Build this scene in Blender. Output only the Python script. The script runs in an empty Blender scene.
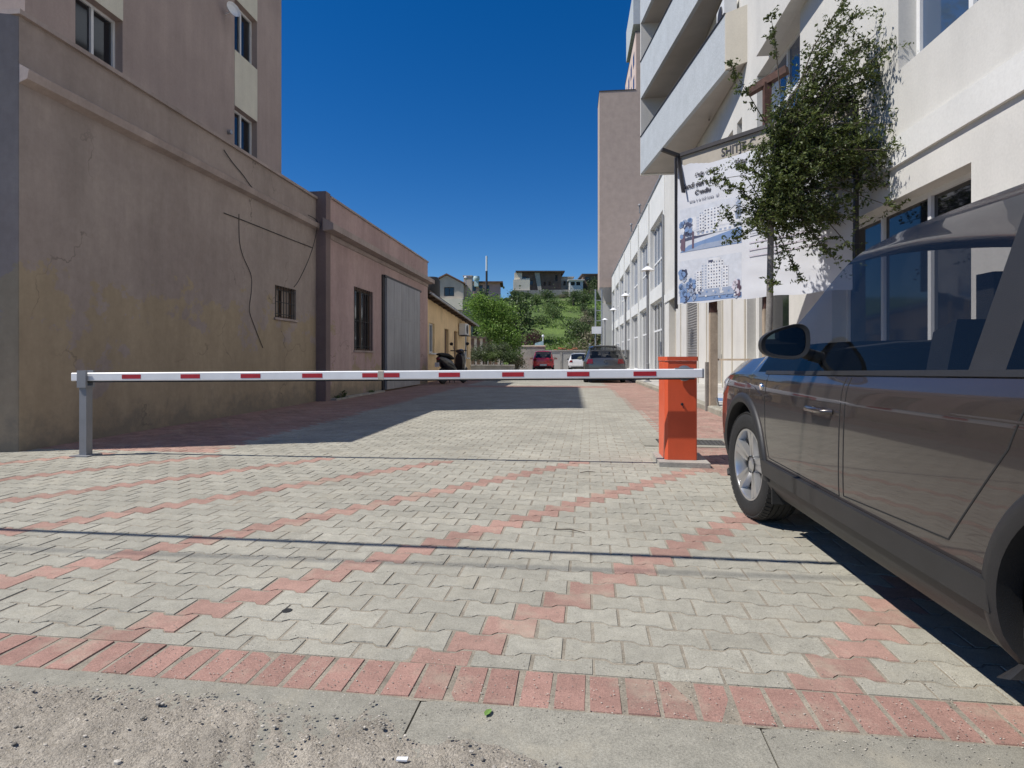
import bpy, bmesh, math, random
from mathutils import Vector, Matrix, noise
from mathutils.bvhtree import BVHTree
R_ = math.radians
random.seed(11)
rnd = random.random
def ru(a, b): return a + (b - a) * random.random()
scn = bpy.context.scene
COL = scn.collection
V = Vector

# ---------------------------------------------------------------- camera
F, HZ, CX, CH, YAW = 577.0, 358.0, 512.0, 1.03, R_(5.94)
CO, SI = math.cos(YAW), math.sin(YAW)
cd = bpy.data.cameras.new('camera'); cam = bpy.data.objects.new('camera', cd); COL.objects.link(cam)
cam.location = (0, 0, CH); cam.rotation_euler = (R_(90), 0, YAW)
cd.sensor_fit = 'HORIZONTAL'; cd.sensor_width = 36; cd.lens = F / 1024 * 36
cd.shift_y = -(384 - HZ) / 1024; cd.clip_start = 0.05; cd.clip_end = 6000
scn.camera = cam

def atd(u, v, d):
    xc = (u - CX) / F * d
    return V((xc * CO - d * SI, xc * SI + d * CO, CH + (HZ - v) / F * d))
def gnd(u, v, z=0.0): return atd(u, v, F * (CH - z) / (v - HZ))
def onX(u, v, X): return atd(u, v, X / ((u - CX) / F * CO - SI))

# ---------------------------------------------------------------- mesh builder
class MB:
    def __init__(s): s.v = []; s.f = []; s.m = []; s.mi = 0
    def add(s, vs, fs, mi=None):
        o = len(s.v); s.v.extend([tuple(p) for p in vs])
        for f in fs: s.f.append(tuple(i + o for i in f)); s.m.append(s.mi if mi is None else mi)
        return s
    def box(s, a, b, mi=None):
        x0, y0, z0 = a; x1, y1, z1 = b
        return s.add([(x0,y0,z0),(x1,y0,z0),(x1,y1,z0),(x0,y1,z0),(x0,y0,z1),(x1,y0,z1),(x1,y1,z1),(x0,y1,z1)],
              [(0,3,2,1),(4,5,6,7),(0,1,5,4),(1,2,6,5),(2,3,7,6),(3,0,4,7)], mi)
    def obox(s, c, ax, ay, az, mi=None):
        c, ax, ay, az = V(c), V(ax), V(ay), V(az); vs = []
        for k in (-1, 1):
            for i, j in ((-1,-1),(1,-1),(1,1),(-1,1)): vs.append(c + ax*i + ay*j + az*k)
        return s.add(vs, [(0,3,2,1),(4,5,6,7),(0,1,5,4),(1,2,6,5),(2,3,7,6),(3,0,4,7)], mi)
    def bar(s, p, q, w, h=None, mi=None, up=(0,0,1)):
        p, q = V(p), V(q); d = (q - p); L = d.length; d.normalize(); up = V(up)
        if abs(d.dot(up)) > .98: up = V((1,0,0))
        x = d.cross(up).normalized(); y = x.cross(d); h = w if h is None else h
        return s.obox((p+q)/2, d*L/2, x*w/2, y*h/2, mi)
    def quad(s, a, b, c, d, mi=None): return s.add([a,b,c,d], [(0,1,2,3)], mi)
    def prism(s, pts, off, mi=None):
        n = len(pts); off = V(off); vs = [V(p) for p in pts] + [V(p) + off for p in pts]
        fs = [tuple(range(n))[::-1], tuple(range(n, 2*n))] + [(i, (i+1) % n, n+(i+1) % n, n+i) for i in range(n)]
        return s.add(vs, fs, mi)
    def tube(s, pts, r, n=8, mi=None, cap=True):
        pts = [V(p) for p in pts]; rs = r if isinstance(r, (list, tuple)) else [r]*len(pts); vs = []; fs = []
        for i, p in enumerate(pts):
            d = (pts[min(i+1, len(pts)-1)] - pts[max(i-1, 0)]).normalized()
            up = V((0,0,1)) if abs(d.z) < .95 else V((0,1,0))
            x = d.cross(up).normalized(); y = x.cross(d)
            for k in range(n):
                a = 2*math.pi*k/n; vs.append(p + (x*math.cos(a) + y*math.sin(a))*rs[i])
        for i in range(len(pts)-1):
            for k in range(n): fs.append((i*n+k, i*n+(k+1) % n, (i+1)*n+(k+1) % n, (i+1)*n+k))
        if cap: fs.append(tuple(range(n))[::-1]); fs.append(tuple(range((len(pts)-1)*n, len(pts)*n)))
        return s.add(vs, fs, mi)
    def lathe(s, prof, o=(0,0,0), ax=(0,0,1), n=24, mi=None):
        o, ax = V(o), V(ax).normalized(); up = V((0,0,1)) if abs(ax.z) < .9 else V((0,1,0))
        x = ax.cross(up).normalized(); y = ax.cross(x); vs = []; fs = []
        for r, a in prof:
            for k in range(n):
                t = 2*math.pi*k/n; vs.append(o + ax*a + (x*math.cos(t) + y*math.sin(t))*r)
        for i in range(len(prof)-1):
            for k in range(n): fs.append((i*n+k, i*n+(k+1) % n, (i+1)*n+(k+1) % n, (i+1)*n+k))
        return s.add(vs, fs, mi)
    def ball(s, c, r, n=10, mi=None):
        rx, ry, rz = r if isinstance(r, (tuple, list)) else (r, r, r); c = V(c)
        vs = [c + V((0,0,rz))]; fs = []; m = n//2
        for i in range(1, m):
            t = math.pi*i/m
            for k in range(n):
                a = 2*math.pi*k/n; vs.append(c + V((rx*math.sin(t)*math.cos(a), ry*math.sin(t)*math.sin(a), rz*math.cos(t))))
        vs.append(c - V((0,0,rz))); e = len(vs)-1
        for k in range(n): fs.append((0, 1+k, 1+(k+1) % n)); fs.append((e, e-n+(k+1) % n, e-n+k))
        for i in range(m-2):
            for k in range(n): fs.append((1+i*n+k, 1+(i+1)*n+k, 1+(i+1)*n+(k+1) % n, 1+i*n+(k+1) % n))
        return s.add(vs, fs, mi)

WM = {}      # world matrices of parents
def wm(o): return WM.get(o.name, Matrix.Identity(4)) if o else Matrix.Identity(4)
def tag(o, label=None, cat=None, group=None, kind=None):
    if label: o['label'] = label
    if cat: o['category'] = cat
    if group: o['group'] = group
    if kind: o['kind'] = kind
    return o
def link(o, parent):
    COL.objects.link(o)
    if parent: o.parent = parent; WM[o.name] = wm(parent)
    return o
def obj(name, mb, mats, parent=None, smooth=None, local=False):
    me = bpy.data.meshes.new(name); vs = mb.v
    if parent and not local:
        inv = wm(parent).inverted(); vs = [inv @ V(p) for p in vs]
    me.from_pydata(vs, [], mb.f)
    for m in (mats if isinstance(mats, (list, tuple)) else [mats]): me.materials.append(m)
    me.polygons.foreach_set('material_index', mb.m)
    if smooth is not None:
        me.polygons.foreach_set('use_smooth', [True]*len(me.polygons)); me.set_sharp_from_angle(angle=R_(smooth))
    me.update()
    return link(bpy.data.objects.new(name, me), parent)
def thing(name, label, cat, loc=(0,0,0), rotz=0, group=None):
    o = bpy.data.objects.new(name, None); COL.objects.link(o); o.empty_display_size = .2
    o.location = loc; o.rotation_euler = (0,0,rotz)
    WM[o.name] = Matrix.Translation(V(loc)) @ Matrix.Rotation(rotz, 4, 'Z')
    return tag(o, label, cat, group)
def dup(root, loc, rotz=0, label=None, scale=None):
    def cp(o, par):
        c = o.copy(); COL.objects.link(c)
        if par: c.parent = par
        for ch in o.children: cp(ch, c)
        return c
    r = cp(root, None); r.location = loc; r.rotation_euler = (0,0,rotz)
    if scale: r.scale = (scale,)*3 if not isinstance(scale, tuple) else scale
    if label: r['label'] = label
    return r
def struct(name, mb, m, smooth=None): return tag(obj(name, mb, m, smooth=smooth), kind='structure')

# ---------------------------------------------------------------- materials
def lin(c): return tuple(((x/255+.055)/1.055)**2.4 if x > 10 else x/255/12.92 for x in c)
class NT:
    def __init__(s, name):
        s.m = bpy.data.materials.new(name); s.m.use_nodes = True; s.t = s.m.node_tree; s.n = s.t.nodes
        s.b = s.n['Principled BSDF']; s.out = s.n['Material Output']
        s.tc = s.n.new('ShaderNodeTexCoord')
    def l(s, a, b): s.t.links.new(a, b)
    def noise(s, scale, detail=5, rough=.6, stretch=None, vec=None):
        n = s.n.new('ShaderNodeTexNoise'); n.inputs['Scale'].default_value = scale
        n.inputs['Detail'].default_value = detail; n.inputs['Roughness'].default_value = rough
        src = vec or s.tc.outputs['Object']
        if stretch:
            mp = s.n.new('ShaderNodeMapping'); mp.inputs['Scale'].default_value = stretch; s.l(src, mp.inputs[0]); src = mp.outputs[0]
        s.l(src, n.inputs['Vector']); return n.outputs['Fac']
    def rng(s, src, a, b, lo, hi):
        n = s.n.new('ShaderNodeMapRange'); s.l(src, n.inputs[0])
        for i, x in enumerate((a, b, lo, hi)): n.inputs[i+1].default_value = x
        return n.outputs[0]
    def mul(s, ca, fb):
        n = s.n.new('ShaderNodeMix'); n.data_type = 'RGBA'; n.blend_type = 'MULTIPLY'; n.inputs[0].default_value = 1
        s.l(ca, n.inputs[6]); s.l(fb, n.inputs[7]); return n.outputs[2]
    def mix(s, f, a, b):
        n = s.n.new('ShaderNodeMix'); n.data_type = 'RGBA'
        s.l(f, n.inputs[0])
        for i, x in ((6, a), (7, b)):
            if isinstance(x, tuple): n.inputs[i].default_value = (*x[:3], 1)
            else: s.l(x, n.inputs[i])
        return n.outputs[2]
    def math(s, op, a, b):
        n = s.n.new('ShaderNodeMath'); n.operation = op
        for i, x in ((0, a), (1, b)):
            if isinstance(x, (int, float)): n.inputs[i].default_value = x
            else: s.l(x, n.inputs[i])
        return n.outputs[0]
    def rgb(s, c):
        n = s.n.new('ShaderNodeRGB'); n.outputs[0].default_value = (*c[:3], 1); return n.outputs[0]
    def bump(s, h, strength, dist=.01):
        n = s.n.new('ShaderNodeBump'); n.inputs['Strength'].default_value = strength; n.inputs['Distance'].default_value = dist
        s.l(h, n.inputs['Height']); s.l(n.outputs[0], s.b.inputs['Normal'])
    def island(s):
        return s.n.new('ShaderNodeNewGeometry').outputs['Random Per Island']
def mat(name, col, rough=.7, var=.12, scale=3., fine=.0, fscale=60, bump=0., bscale=60, metal=0., spec=.5, coat=0., island=0., streak=0.):
    t = NT(name); c = t.rgb(col)
    if var: c = t.mul(c, t.rng(t.noise(scale, 6), .3, .7, 1-var, 1+var))
    if fine: c = t.mul(c, t.rng(t.noise(fscale, 3), .3, .7, 1-fine, 1+fine))
    if streak: c = t.mul(c, t.rng(t.noise(1.1, 6, .65, stretch=(2.2,2.2,.3)), .35, .7, 1+streak*.3, 1-streak))
    if island: c = t.mul(c, t.rng(t.island(), 0, 1, 1-island, 1+island))
    t.l(c, t.b.inputs['Base Color'])
    t.b.inputs['Roughness'].default_value = rough; t.b.inputs['Metallic'].default_value = metal
    t.b.inputs['Specular IOR Level'].default_value = spec; t.b.inputs['Coat Weight'].default_value = coat
    t.b.inputs['Coat Roughness'].default_value = .03
    if bump: t.bump(t.noise(bscale, 4), bump)
    return t.m
def leafmat(name, c1, c2, trans=.35):
    t = NT(name); c = t.mix(t.island(), c1, c2)
    c = t.mul(c, t.rng(t.noise(1.3, 3), .3, .7, .7, 1.25))
    t.l(c, t.b.inputs['Base Color']); t.b.inputs['Roughness'].default_value = .5
    tr = t.n.new('ShaderNodeBsdfTranslucent'); t.l(c, tr.inputs[0])
    mx = t.n.new('ShaderNodeMixShader'); mx.inputs[0].default_value = trans
    t.l(t.b.outputs[0], mx.inputs[1]); t.l(tr.outputs[0], mx.inputs[2]); t.l(mx.outputs[0], t.out.inputs[0])
    return t.m
def glassmat(name, col, alpha=1., rough=.03):
    t = NT(name); t.b.inputs['Base Color'].default_value = (*col, 1); t.b.inputs['Roughness'].default_value = rough
    t.b.inputs['Alpha'].default_value = alpha; t.b.inputs['Specular IOR Level'].default_value = .9
    return t.m

M = {}
M['joint'] = mat('sand_joint', (.26,.23,.18), .95, .3, 8, .3, 200)
def tilemat(name, col, isl, spots):
    t = NT(name); c = t.rgb(col)
    c = t.mul(c, t.rng(t.island(), 0, 1, 1-isl, 1+isl))
    c = t.mul(c, t.rng(t.noise(1.1, 5), .3, .7, .84, 1.12))
    c = t.mul(c, t.rng(t.noise(14, 6, .7), .32, .68, .86, 1.12))
    c = t.mul(c, t.rng(t.noise(330, 2), .33, .62, .74, 1.12)); c = t.mul(c, t.rng(t.noise(120, 3), .34, .64, .88, 1.07))
    sp = t.rng(t.noise(45, 2), .66, .72, 0, .55)
    c = t.mix(sp, c, (.13,.12,.10))
    st = t.math('MULTIPLY', t.rng(t.noise(.8, 6, .75), .56, .66, 0, 1), t.rng(t.noise(5, 5, .7), .35, .65, .1, .42)); c = t.mix(st, c, (.15,.135,.11))
    ch = t.rng(t.noise(70, 4, .75), .66, .70, 0, .6); c = t.mix(ch, c, (.12,.11,.09))
    # dust film
    c = t.mix(t.rng(t.noise(3.1, 6, .7), .52, .75, 0, spots), c, (.42,.38,.29))
    t.l(c, t.b.inputs['Base Color']); t.b.inputs['Roughness'].default_value = .88
    t.b.inputs['Specular IOR Level'].default_value = .3
    t.bump(t.noise(220, 4), .35, .004); return t.m
M['tile'] = tilemat('grey_paver', (.362,.346,.288), .085, .45)
M['tile_red'] = tilemat('red_paver', (.375,.235,.19), .13, .7)
M['kerb'] = tilemat('concrete_kerb', (.305,.29,.24), .06, .75)
M['border_red'] = tilemat('dusty_red_block', (.36,.215,.175), .16, .75)
M['dirt'] = mat('dry_dirt', (.335,.30,.245), .97, .24, 6, .34, 160, .9, 140)
M['pebble'] = mat('pebble', (.36,.33,.28), .9, .1, 5, island=.55)
M['earth'] = mat('earth', (.20,.18,.12), .95, .3, .05, .2, 2)
M['asphalt'] = mat('asphalt', (.07,.068,.064), .9, .2, 2, .25, 90, .4, 150)
M['concrete'] = mat('concrete', (.40,.385,.35), .9, .16, .8, .08, 30, .2, 60)
M['concrete_old'] = mat('weathered_concrete', (.36,.34,.30), .92, .22, 3, .12, 60, .5, 70, streak=.2)
M['orange'] = mat('orange_paint', (.66,.10,.036), .42, .06, 6, .04, 90, .05, 120, streak=.10)
M['arm_white'] = mat('white_enamel', (.80,.805,.81), .35, .05, 4, streak=.06)
M['reflect_red'] = mat('red_reflective_tape', (.42,.02,.03), .35, .12, 20)
M['black_rubber'] = mat('black_rubber', (.016,.016,.016), .75, .2, 8, .2, 90, .3, 200)
M['black_plastic'] = mat('black_plastic', (.022,.022,.023), .5, .1, 8, 0, 60, .15, 300)
M['steel'] = mat('galvanised_steel', (.42,.43,.44), .45, .12, 6, metal=.7, streak=.1)
M['grey_steel'] = mat('grey_painted_steel', (.22,.225,.235), .5, .12, 4, streak=.12)
M['dark_steel'] = mat('dark_steel', (.035,.032,.034), .55, .2, 6)
M['rust'] = mat('rusty_steel', (.08,.036,.026), .8, .35, 9, .25, 60, .4, 90)
M['iron'] = mat('cast_iron', (.06,.057,.052), .7, .25, 9, .2, 90, .3, 90)
M['wood'] = mat('weathered_beige_post', (.40,.32,.235), .8, .2, 4, .1, 50, .2, 60, streak=.3)
M['white_wall'] = mat('white_render', (.60,.585,.545), .85, .07, .9, .05, 30, .15, 60, streak=.06)
M['cream_wall'] = mat('cream_render', (.50,.46,.38), .85, .08, 1.2, .05, 30, .15, 60, streak=.08)
M['band'] = mat('white_band', (.66,.655,.625), .8, .06, .7, .05, 30, .1, 60, streak=.06)
M['balcony'] = mat('pale_blue_render', (.435,.465,.485), .9, .06, 2.0, .14, 24, .6, 36, streak=.05)
M['soffit'] = mat('grey_soffit', (.42,.385,.345), .9, .08, 1.2, .05, 30)
M['brown_wall'] = mat('taupe_render', (.44,.345,.285), .92, .05, .12, .08, 1.5, .1, 20, streak=.03)
M['lit_side_wall'] = mat('sunlit_pink_render', (.60,.47,.41), .9, .1, .3)
M['glass_blue'] = glassmat('window_glass', (.05,.085,.15), 1., .04)
M['glass_dark'] = glassmat('dark_window_glass', (.012,.014,.018), 1., .06)
M['alu'] = mat('white_window_frame', (.70,.70,.69), .5, .04, 4)
M['shutter'] = mat('grey_shutter', (.36,.355,.345), .6, .08, 4)
M['tower_brown'] = mat('brown_render', (.40,.315,.275), .9, .10, .8, .05, 30, .25, 60, streak=.12)
M['tower_cream'] = mat('pale_green_cream_render', (.66,.62,.50), .9, .08, 1, .05, 30, .25, 60, streak=.08)
M['yellow'] = mat('ochre_render', (.80,.585,.33), .88, .12, 1.2, .06, 25, .25, 50, streak=.12)
M['grey_house'] = mat('bare_grey_render', (.46,.425,.36), .9, .12, .7)
M['brick_house'] = mat('bare_brick', (.17,.115,.085), .9, .22, .6, .2, 6)
M['pale_house'] = mat('pale_cream_wall', (.80,.72,.57), .9, .08, .6)
M['pinkhouse'] = mat('faded_pink_wall', (.62,.36,.33), .9, .1, .6)
M['rooftile'] = mat('old_roof_tile', (.20,.11,.075), .9, .25, 1.5, .2, 12)
M['roof_brown'] = mat('brown_roof', (.10,.072,.058), .9, .25, 2, .2, 12)
M['dark_void'] = mat('dark_interior', (.012,.011,.011), .9, 0)
M['sheet'] = mat('grey_sheet_metal', (.33,.325,.335), .5, .10, 1.4, .05, 20, streak=.28)
M['wire'] = mat('black_cable', (.012,.012,.013), .6, 0)
M['wood_door'] = mat('brown_wooden_door', (.13,.075,.045), .6, .2, 6)
def plaster(name, A_, B_, lim):
    t = NT(name); z = t.n.new('ShaderNodeSeparateXYZ'); t.l(t.tc.outputs['Object'], z.inputs[0])
    n1 = t.noise(.55, 6, .65); c = t.mix(t.rng(n1, .35, .65, 0, 1), A_, B_)
    # old ochre coat showing where the pink one has come away low on the wall
    edge = t.math('ADD', t.rng(t.noise(.75, 7, .7), .25, .75, -1.7, 1.7), z.outputs[2])
    c = t.mix(t.rng(edge, lim, lim+.08, .9, 0), c, (.40,.315,.21))
    c = t.mul(c, t.rng(t.noise(.9, 7, .7, stretch=(1.6,1.6,.3)), .36, .70, 1.08, .80))
    c = t.mul(c, t.rng(t.noise(9, 5, .7), .3, .7, .92, 1.07))
    damp = t.math('ADD', t.rng(t.noise(2.4, 6, .7), .3, .7, -.3, .3), z.outputs[2])
    c = t.mix(t.rng(damp, .05, .42, .6, 0), c, (.16,.15,.13))
    vo = t.n.new('ShaderNodeTexVoronoi'); vo.feature = 'DISTANCE_TO_EDGE'; vo.inputs['Scale'].default_value = .55
    wv = t.n.new('ShaderNodeVectorMath'); wv.operation = 'MULTIPLY_ADD'; nz = t.n.new('ShaderNodeTexNoise'); nz.inputs['Scale'].default_value = 2.2; nz.inputs['Detail'].default_value = 6
    t.l(t.tc.outputs['Object'], nz.inputs['Vector']); t.l(nz.outputs['Color'], wv.inputs[0]); wv.inputs[1].default_value = (.9,.9,.9); t.l(t.tc.outputs['Object'], wv.inputs[2]); t.l(wv.outputs[0], vo.inputs['Vector'])
    ck = t.math('MULTIPLY', t.rng(vo.outputs['Distance'], .0025, .007, 1, 0), t.rng(t.noise(.5,3), .50, .60, 0, .5)); c = t.mix(ck, c, (.07,.06,.055))
    t.l(c, t.b.inputs['Base Color']); t.b.inputs['Roughness'].default_value = .93
    t.b.inputs['Specular IOR Level'].default_value = .25
    t.bump(t.noise(24, 6, .7), .4, .01); return t.m
M['plaster'] = plaster('stained_mauve_plaster', (.335,.272,.238), (.40,.33,.285), 1.6)
M['plaster_pink'] = plaster('stained_pink_plaster', (.43,.305,.285), (.50,.365,.335), .75)
M['plaster_trim'] = mat('mauve_trim', (.40,.325,.29), .93, .12, .9, .06, 20, .3, 30, streak=.22)
M['plaster_dark'] = mat('dark_brown_trim', (.21,.155,.145), .93, .15, .9, .06, 20, .3, 30, streak=.15)
M['bark'] = mat('grey_bark', (.20,.185,.165), .9, .2, 5, .2, 40, .5, 50)
M['bark_dark'] = mat('dark_bark', (.085,.07,.055), .9, .2, 5)
M['leaf_near'] = leafmat('small_dark_leaf', (.045,.075,.016), (.15,.18,.045), .3)
M['leaf_fresh'] = leafmat('fresh_green_leaf', (.10,.20,.03), (.26,.39,.08), .4)
M['leaf_olive'] = leafmat('olive_leaf', (.075,.105,.045), (.15,.18,.085), .3)
M['leaf_dark'] = leafmat('dark_shrub_leaf', (.06,.10,.032), (.12,.17,.06), .35)
M['leaf_mid'] = leafmat('mid_shrub_leaf', (.10,.165,.045), (.19,.25,.085), .4)
M['leaf_dry'] = leafmat('dry_shrub_leaf', (.18,.17,.10), (.28,.25,.16), .35)
M['leaf_purple'] = leafmat('dark_red_leaf', (.055,.024,.022), (.10,.045,.035), .3)
M['banner'] = mat('white_banner_cloth', (.60,.61,.645), .6, .05, 1.5, bump=.25, bscale=3)
M['banner_old'] = mat('old_beige_banner', (.40,.36,.30), .75, .12, 2)
M['ink'] = mat('black_ink', (.03,.03,.045), .7, 0)
M['ink_pale'] = mat('faded_grey_ink', (.30,.31,.36), .7, 0)
for k, c in dict(p_sky=(.54,.565,.62), p_white=(.63,.64,.67), p_blue=(.16,.25,.44), p_mid=(.28,.335,.45), p_dark=(.055,.065,.12), p_lilac=(.56,.525,.59), p_plum=(.13,.085,.12)).items():
    M[k] = mat('print_' + k[2:], c, .6, .10, 9)
# ---------------------------------------------------------------- walls with openings
UP = V((0,0,1))
def facade(mb, P0, du, n, W, z0, z1, holes, depth, mi=None, caps=True):
    P0, du, n = V(P0), V(du), V(n)
    xs = sorted({0, W, *[h[0] for h in holes], *[h[1] for h in holes]}); zs = sorted({z0, z1, *[h[2] for h in holes], *[h[3] for h in holes]})
    def P(a, z, dn=0): return P0 + du*a + UP*z - n*dn
    for i in range(len(xs)-1):
        for j in range(len(zs)-1):
            cx, cz = (xs[i]+xs[i+1])/2, (zs[j]+zs[j+1])/2
            if any(h[0] < cx < h[1] and h[2] < cz < h[3] for h in holes): continue
            mb.quad(P(xs[i],zs[j]), P(xs[i+1],zs[j]), P(xs[i+1],zs[j+1]), P(xs[i],zs[j+1]), mi)
    for a0, a1, b0, b1 in holes:
        mb.quad(P(a0,b0), P(a0,b1), P(a0,b1,depth), P(a0,b0,depth), mi); mb.quad(P(a1,b0), P(a1,b1), P(a1,b1,depth), P(a1,b0,depth), mi)
        mb.quad(P(a0,b1), P(a1,b1), P(a1,b1,depth), P(a0,b1,depth), mi)
        if b0 > z0: mb.quad(P(a0,b0), P(a1,b0), P(a1,b0,depth), P(a0,b0,depth), mi)
    if caps:
        mb.quad(P(0,z1), P(W,z1), P(W,z1,depth), P(0,z1,depth), mi)
        mb.quad(P(0,z0), P(0,z1), P(0,z1,depth), P(0,z0,depth), mi); mb.quad(P(W,z0), P(W,z1), P(W,z1,depth), P(W,z0,depth), mi)
def window(parent, P0, du, n, h, depth, nv=1, nh=(), fm='alu', gm='glass_dark', bar=.05, name='window', sill=None):
    """a frame in the opening with a pane of glass as its sub-part; nh: transom heights"""
    P0, du, n = V(P0), V(du), V(n); a0, a1, b0, b1 = h; g = depth - .06
    def P(a, z, dn=0): return P0 + du*a + UP*z - n*dn
    fr = MB()
    def rail(p, q, vert):
        d = (q-p).normalized(); side = du if vert else UP
        fr.obox((p+q)/2, (q-p)/2, side*bar/2, n*.03)
    rail(P(a0+bar/2,b0,g), P(a0+bar/2,b1,g), True); rail(P(a1-bar/2,b0,g), P(a1-bar/2,b1,g), True)
    rail(P(a0+bar,b0+bar/2,g), P(a1-bar,b0+bar/2,g), False); rail(P(a0+bar,b1-bar/2,g), P(a1-bar,b1-bar/2,g), False)
    for k in range(1, nv): x = a0+(a1-a0)*k/nv; rail(P(x,b0+bar,g-.003), P(x,b1-bar,g-.003), True)
    for z in nh: rail(P(a0+bar,z,g), P(a1-bar,z,g), False)
    f = obj(name, fr, M[fm], parent)
    p = MB(); p.quad(P(a0+.01,b0+.01,g+.012), P(a1-.01,b0+.01,g+.012), P(a1-.01,b1-.01,g+.012), P(a0+.01,b1-.01,g+.012))
    obj('pane', p, M[gm], f)
    if sill:
        s = MB(); s.obox(P((a0+a1)/2,b0-.03,.0-.03), du*((a1-a0)/2+.06), n*.09, UP*.03); obj('sill', s, M[sill], f)
    return f
# ================================================================ GROUND
mb = MB(); S = 2600
mb.quad((-S,-S,-.06), (S,-S,-.06), (S,S,-.06), (-S,S,-.06)); struct('ground', mb, M['earth'])
mb = MB(); mb.quad((-60,-14,-.03), (60,-14,-.03), (60,1.36,-.03), (-60,1.36,-.03)); struct('road', mb, M['asphalt'])
TH = R_(-1.6); ES = V((math.cos(TH), math.sin(TH), 0)); ET = V((-math.sin(TH), math.cos(TH), 0))
def fr2(s, t, z=0): return ES*s + ET*t + UP*z
T0 = 1.897
mb = MB(); mb.add([fr2(-26,T0-.21,-.0026), fr2(14,T0-.21,-.0026), fr2(14,31,-.0026), fr2(-26,31,-.0026)], [(0,1,2,3)]); struct('paving_bed', mb, M['joint'])
mb = MB(); mb.quad((-26,30.2,-.004), (14,30.2,-.004), (14,70,-.004), (-26,70,-.004)); struct('yard_surface', mb, M['concrete'])
# interlocking pavers, each one a raised block with worn edges
TL, TP, TA = .2075, .136, .0105
def red_paver(X, Y, r, k2):
    if Y > 5.95 and X < -3.95: return True
    if Y > 5.25 and X > 1.27: return True
    if 20.0 < Y < 21.4: return True
    if Y < 5.75 and k2 % 12 == 0: return True
    return False
mb = MB(); rows = int((30.6-T0)/TP)
outline = []
L = TL/2; g = .0040
for (x, o) in ((-L+g,1),(-L+.040,1),(-L+.062,-1),(L-.062,-1),(L-.040,1),(L-g,1)): outline.append((x, TP/2+TA*o-g))
outline = outline + [(-x, -y) for x, y in outline]
SREF, RREF = -.40, 1      # a red paver of the diagonal that meets the border
for r in range(rows):
    tc = T0 - .045 + (r+.5)*TP
    far = tc > 11.5
    lim0, lim1 = (-3.3-.75*tc, 2.2+.5*tc)
    k0, k1 = int(max(lim0,-25)/TL)-1, int(min(lim1,12)/TL)+1
    for k in range(k0, k1):
        sc_ = SREF + (k + .5*((r-RREF) % 2))*TL
        p = fr2(sc_, tc); X, Y = p.x, p.y
        if X < -6.4 and Y > 6.2: continue
        if X > 2.72 and Y > 7.45: continue
        if X > 5: continue
        k2 = 2*k + ((r-RREF) % 2) - (r-RREF)
        mi = 1 if red_paver(X, Y, r, k2) else 0
        if far:
            vs = [fr2(sc_+x, tc+y, 0) for x, y in ((-L+g,-TP/2+g),(L-g,-TP/2+g),(L-g,TP/2-g),(-L+g,TP/2-g))]
            mb.add(vs, [(0,1,2,3)], mi); continue
        h = ru(-.0012,.0012)+.0015*noise.noise((X*.9,Y*.9,4)); ax, ay = ru(-.011,.011), ru(-.011,.011); tw = ru(-.012,.012); jx, jy = ru(-.0015,.0015)+.006*noise.noise((X*.5,Y*.8,2)), ru(-.0012,.0012)+.006*noise.noise((X*.6,Y*.5,9))
        top = []; low = []
        for x, y in outline:
            x, y = x-tw*y, y+tw*x; xi = x - math.copysign(.0028, x)+ru(-.0006,.0006); yi = y - math.copysign(.0028, y)+ru(-.0009,.0009)
            xi += jx; x += jx; t1 = max(tc+yi+jy, T0); t2 = max(tc+y+jy, T0)
            top.append(fr2(sc_+xi, t1, h+ax*xi+ay*yi)); low.append(fr2(sc_+x, t2, -.0050))
        n = 12
        mb.add(top+low, [tuple(range(n))[::-1]] + [(i, (i+1) % n, n+(i+1) % n, n+i) for i in range(n)], mi)
struct('pavement', mb, [M['tile'], M['tile_red']])
# border of red blocks along the street
mb = MB(); s = -9.0
while s < 8:
    w = .103+ru(-.002,.002); t1 = T0-.004+ru(-.002,.002); t0 = t1-.197
    h = ru(-.002,.002); ax, ay = ru(-.02,.02), ru(-.012,.012); tw = ru(-.03,.03); top = []; low = []
    sh = ru(-.003,.003)
    for x, y in ((-w/2+.004,-.0965),(w/2-.004,-.0965),(w/2-.004,.0965),(-w/2+.004,.0965)):
        xx, yy = x+tw*y+sh, y
        top.append(fr2(s+xx*.93, (t0+t1)/2+yy*.97, h+ax*x+ay*y)); low.append(fr2(s+xx, (t0+t1)/2+yy, -.008))
    mb.add(top+low, [(0,1,2,3)]+[(i,(i+1) % 4,4+(i+1) % 4,4+i) for i in range(4)]); s += w+.0035
struct('pavement_border', mb, M['border_red'])
# flush kerb slabs with worn edges
mb = MB()
ka = gnd(400,712); kb = gnd(744,730); sj = [ka.x-3.0, ka.x-2.0, ka.x-1.0, ka.x, kb.x+.0, kb.x+1.0, kb.x+2.0, kb.x+3.0]
sj = [-4.4,-3.3,-2.2] + [ka.x, kb.x] + [kb.x+.95, kb.x+1.9, kb.x+2.9]
for a, b in zip(sj, sj[1:]):
    y0, y1 = T0-.58, T0-.208; pts = []
    nn = 16
    for i in range(nn+1): pts.append((a+.0025+(b-a-.005)*i/nn, y0))
    for i in range(nn, -1, -1):
        x = a+.0025+(b-a-.005)*i/nn; e = min(i, nn-i); pts.append((x, y1-(.010 if e == 0 else 0)-abs(noise.noise((x*9,1,3)))*.006))
    hz = ru(-.003,.003)
    top = [fr2(x, t, .001+hz) for x, t in pts]; low = [fr2(x, t+(.004 if t > 1.5 else -.006), -.02) for x, t in pts]; n = len(pts)
    mb.add(top+low, [tuple(range(n))]+[(i,(i+1) % n,n+(i+1) % n,n+i) for i in range(n)])
struct('kerb', mb, M['kerb'])
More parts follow.
